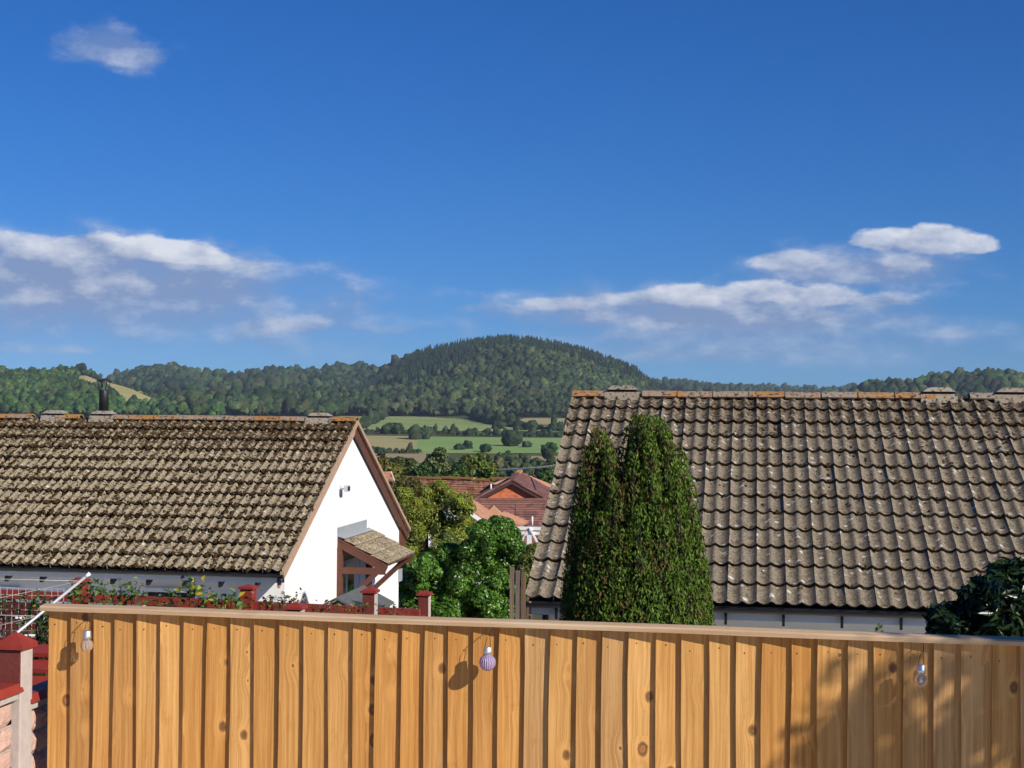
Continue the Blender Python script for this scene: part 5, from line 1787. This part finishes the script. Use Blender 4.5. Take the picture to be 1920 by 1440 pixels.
DKG = [(0.048, 0.105, 0.024), (0.060, 0.120, 0.026), (0.040, 0.085, 0.022)]
BRG = [(0.140, 0.205, 0.026), (0.115, 0.175, 0.026), (0.165, 0.22, 0.034)]
AUT = [(0.165, 0.14, 0.028), (0.11, 0.13, 0.028), (0.19, 0.12, 0.032), (0.12, 0.145, 0.026)]
SAG = [(0.13, 0.165, 0.058), (0.11, 0.145, 0.05), (0.15, 0.175, 0.065)]
near_tree('rusty autumn tree nearest the white gable verge', 722, 846, 118, 40, AUT, per=120, leaf=.34)
near_tree('small dark round tree left of the pale tall tree', 788, 862, 108, 34, DKG, leaf=.32)
near_tree('dark bushy tree at the left foot of the pale tall tree', 815, 868, 112, 24, DKG, 34, leaf=.32)
near_tree('tall pale sage-green tree rising above its neighbours', 822, 828, 135, 36, SAG, leaf=.36)
near_tree('dark leafy tree between the sage tree and the autumn crown', 855, 848, 122, 34, DKG + BRG[:1], leaf=.34)
near_tree('wide crown tinged orange along its top', 895, 840, 128, 46, AUT + DKG + BRG, 60, 120, .34)
near_tree('bright lime-green tree above the brick gable', 920, 862, 104, 38, BRG, 50, 120, .30)
near_tree('low green tree tucked behind the long roof', 880, 872, 106, 28, BRG + DKG, leaf=.30)
near_tree('brownish thinning tree right of the brick gable', 1000, 874, 100, 26, [(0.085, 0.075, 0.030), (0.07, 0.075, 0.028)], 34, leaf=.28)
near_tree('dark tree squeezed against the tiled verge at mid-height', 1030, 858, 125, 28, DKG, leaf=.34)
near_tree('low olive tree at the right end of the red roofs', 1028, 892, 94, 20, AUT, 28, leaf=.28)
near_tree('dull green tree below the ploughed field', 760, 852, 150, 40, AUT + DKG, leaf=.4)
# tree tips over the right-hand ridge
for px, top, hw_, lab in ((1583, 724, 16, 'tallest green tree tip above the right-hand ridge'), (1612, 731, 12, 'second green tree tip above the right-hand ridge'), (1480, 738, 14, 'lowest green tree tip over the middle of the right ridge'), (1640, 737, 9, 'faint rightmost tree tip above the right-hand ridge')):
    near_tree(lab, px, top, 42, hw_ * 2.2, DKG + BRG, 34, 110, .10, .45, clump=(.22, .34))

# bushes in the valley, before the fields
M['crown_far'] = leaf_mat('crown_far', rough=.8, trans=.1, spec=.15, mottle=.9)


def lump_tree(label, px, py_base, py_top, v, half, cols, name='field_tree', group='lone trees among the fields', cat='tree', nl=7, trunk_=True):
    """Far tree: knobbly crown of many facets on a trunk."""
    r_ = half / F * v
    top = at(px, py_top, v)
    u = top.x
    b0 = Vector((u, v, gz(u, v)))
    root = empty(name, b0, random.uniform(0, 6), label, cat, group)
    H = max(top.z - b0.z, r_ * 1.1)
    vv_, ff_ = ICO3
    Vs, Ts, Cs_ = [], [], []
    o = 0
    lobes = [(0, 0, H - r_ * .95, r_ * .8)]
    for i in range(nl):
        a_ = i * 2 * math.pi / nl + random.uniform(-.3, .3)
        lr = r_ * random.uniform(.38, .6)
        lobes.append((math.cos(a_) * r_ * .6, math.sin(a_) * r_ * .6, random.uniform(lr * .9, max(lr, H - lr)), lr))
    for (x, y, z, lr) in lobes:
        dd = rng.normal(size=(14, 3)); dd /= np.linalg.norm(dd, axis=1)[:, None]
        amp = rng.uniform(.1, .32, 14)
        bump_ = np.clip((vv_ @ dd.T - .6) / .4, 0, 1) @ amp
        w = vv_ * (.80 + bump_ + rng.normal(size=len(vv_)) * .13)[:, None] * lr + np.array([x, y, z])
        Vs.append(w); Ts.append(ff_ + o); o += len(w)
        c0 = np.array(cols[random.randrange(len(cols))])
        Cs_.append(np.repeat(c0[None], len(w), 0) * rng.uniform(.5, 1.5, (len(w), 1)) * random.uniform(.85, 1.15))
    link('crown', np_mesh('crown', np.concatenate(Vs), np.concatenate(Ts), np.concatenate(Cs_)), M['crown_far'], root)
    if trunk_:
        MB().tube([(0, 0, -1), (0, 0, H * .45)], [r_ * .09, r_ * .06], 6).build('trunk', M['bark'], root)
    return root


FG = [(0.030, 0.054, 0.020), (0.038, 0.062, 0.022), (0.025, 0.045, 0.018)]
PG = [(0.060, 0.082, 0.034), (0.050, 0.072, 0.030)]
for a in (('round dark tree on the left field hedge', 738, 820, 796, 1000, 17, FG), ('taller leaning tree in front of the stubble field', 790, 836, 800, 930, 19, FG + PG),
          ('spreading dark tree at the hedge end on the right field', 960, 838, 814, 860, 17, FG), ('small round bush in the green field', 877, 840, 827, 830, 9, FG),
          ('lower of two small bushes in the green field', 860, 841, 832, 820, 9, FG), ('pale round tree beside the spreading dark tree', 988, 838, 827, 850, 9, PG),
          ('small tree below the lower field edge', 912, 845, 832, 800, 10, FG), ('flat-topped tree on the right field hedge', 1040, 815, 795, 1060, 13, FG),
          ('low bush between two trees of the right hedge', 970, 812, 798, 1070, 8, FG), ('rounded hedge tree left of the flat-topped tree', 995, 815, 798, 1075, 14, FG), ('bushy dark tree ending the wooded spur', 935, 808, 790, 1090, 12, FG),
          ('dark tree at the right edge of the valley', 1030, 870, 828, 640, 14, FG), ('mid-green valley tree above the overhead cable', 985, 870, 850, 560, 12, PG), ('rough valley bush right of the autumn crown', 945, 872, 846, 600, 13, FG),
          ('grey-green valley bush beside the tiled verge', 1010, 872, 856, 520, 12, PG), ('small valley bush right of the lime-green tree', 962, 872, 860, 430, 12, PG), ('small hawthorn on the ploughed field edge', 715, 846, 838, 760, 9, FG)):
    lump_tree(*a)
for i in range(22):
    px = 700 + i * 16.5 + random.uniform(-5, 5)
    v = random.uniform(300, 640)
    pyt = 868 - (v - 300) / 340 * 20 + random.uniform(-5, 5)
    lump_tree('rough scrub bush in the valley below the fields', px, 890, pyt, v, random.uniform(10, 16), FG + PG + [(0.09, 0.09, 0.04)], 'valley_bush', 'scrub bushes in the valley', 'bush', 6)

# hedgerows: rows of knobs


def hedgerow(label, pts, h, w, step=3.0, cols=FG):
    """pts are (bearing, distance)."""
    P = [Vector(((px - 960) / F * v, v, 0)) for px, v in pts]
    C_ = []
    for a, c_ in zip(P[:-1], P[1:]):
        n = max(2, int((c_ - a).length / step))
        for i in range(n):
            q = a.lerp(c_, i / n); C_.append((q.x + random.gauss(0, .5), q.y + random.gauss(0, .5)))
    C_ = np.array(C_); n = len(C_)
    pts3 = np.stack([C_[:, 0], C_[:, 1], land(C_[:, 0], C_[:, 1])], -1)
    rad = w * rng.uniform(.7, 1.3, n); hh = h * rng.uniform(.6, 1.25, n) * (1 + .8 * (rng.uniform(0, 1, n) < .12))
    V_, T_, Cc = scatter('hedge', pts3, BROAD, rad, hh, palette(n, cols, .25), hh * .5, None)
    o0 = pts3[0]
    me = np_mesh('hedgerow', V_ - o0, T_, Cc)
    o = link('hedgerow', me, M['crown_far'], None, tuple(o0))
    return tag(o, label, 'hedge', 'field hedges')


hedgerow('long dark hedge between the upper pasture and lower field', [(560, 1010), (700, 1005), (860, 1000), (980, 985), (1110, 975)], 2.3, 2.2)
hedgerow('second hedge line along the top of the lower green field', [(840, 985), (980, 968), (1110, 962)], 2.0, 1.8)
hedgerow('hedge climbing the slope at the left of the pasture', [(672, 1060), (700, 1180), (722, 1345)], 3.0, 2.4)
hedgerow('wooded spur hedge between pasture and hay field', [(890, 1330), (905, 1240), (930, 1180), (965, 1130), (980, 1110)], 3.4, 3.0, 1.6)
hedgerow('hedge under the hay field on the right', [(1000, 1085), (1060, 1062), (1120, 1050)], 2.6, 2.2)
hedgerow('thin hedge below the stubble field', [(560, 785), (700, 788), (800, 782)], 1.6, 1.6)
hedgerow('dark hedge across the pale hillside pasture', [(178, 1720), (215, 1690), (262, 1660), (318, 1655)], 1.8, 1.8, 2.5)
hedgerow('hedge down the left edge of the hillside pasture', [(168, 1715), (196, 1625), (213, 1545), (225, 1440)], 2.2, 2.0, 3.0)
lump_tree('clump of trees on the bald hilltop at the left', 155, 690, 680, 1745, 9, FG, nl=5)

# overhead cable in alternating pale and dark lengths
c0, c1 = at(935, 880.5, 96.0), at(1075, 868, 70.0)
cab = empty('overhead_cable', c0, 0, 'pale banded overhead cable crossing in front of the trees', 'cable')
NB = 26
for i in range(NB):
    f0, f1 = i / NB, (i + .995) / NB
    sag = lambda f: Vector((0, 0, -.25 * 4 * f * (1 - f) * .3))
    a, c_ = (c1 - c0) * f0 + sag(f0), (c1 - c0) * f1 + sag(f1)
    m_a = a.lerp(c_, .8)
    MB().tube([a, m_a], .045, 6).build('cable_pale', M['white_paint'], cab)
    MB().tube([m_a, c_], .035, 6).build('cable', M['black_plastic'], cab)

# ------------------------------------------------------------------ the air between us and the hills
hz_ = MB().box(-2600, 2600, -80, 5200, -30, 175).mesh('haze')
m_ = bpy.data.materials.new('air'); m_.use_nodes = True
nt = m_.node_tree; nt.nodes.clear()
k = G(nt)
vol = k.new('ShaderNodeVolumePrincipled', {'Color': (0.62, 0.76, 1.0), 'Density': 0.00007, 'Anisotropy': 0.0})
k.new('ShaderNodeOutputMaterial', {'Volume': vol.outputs[0]})
hz_.materials.append(m_)
tag(link('haze', hz_), kind='stuff')
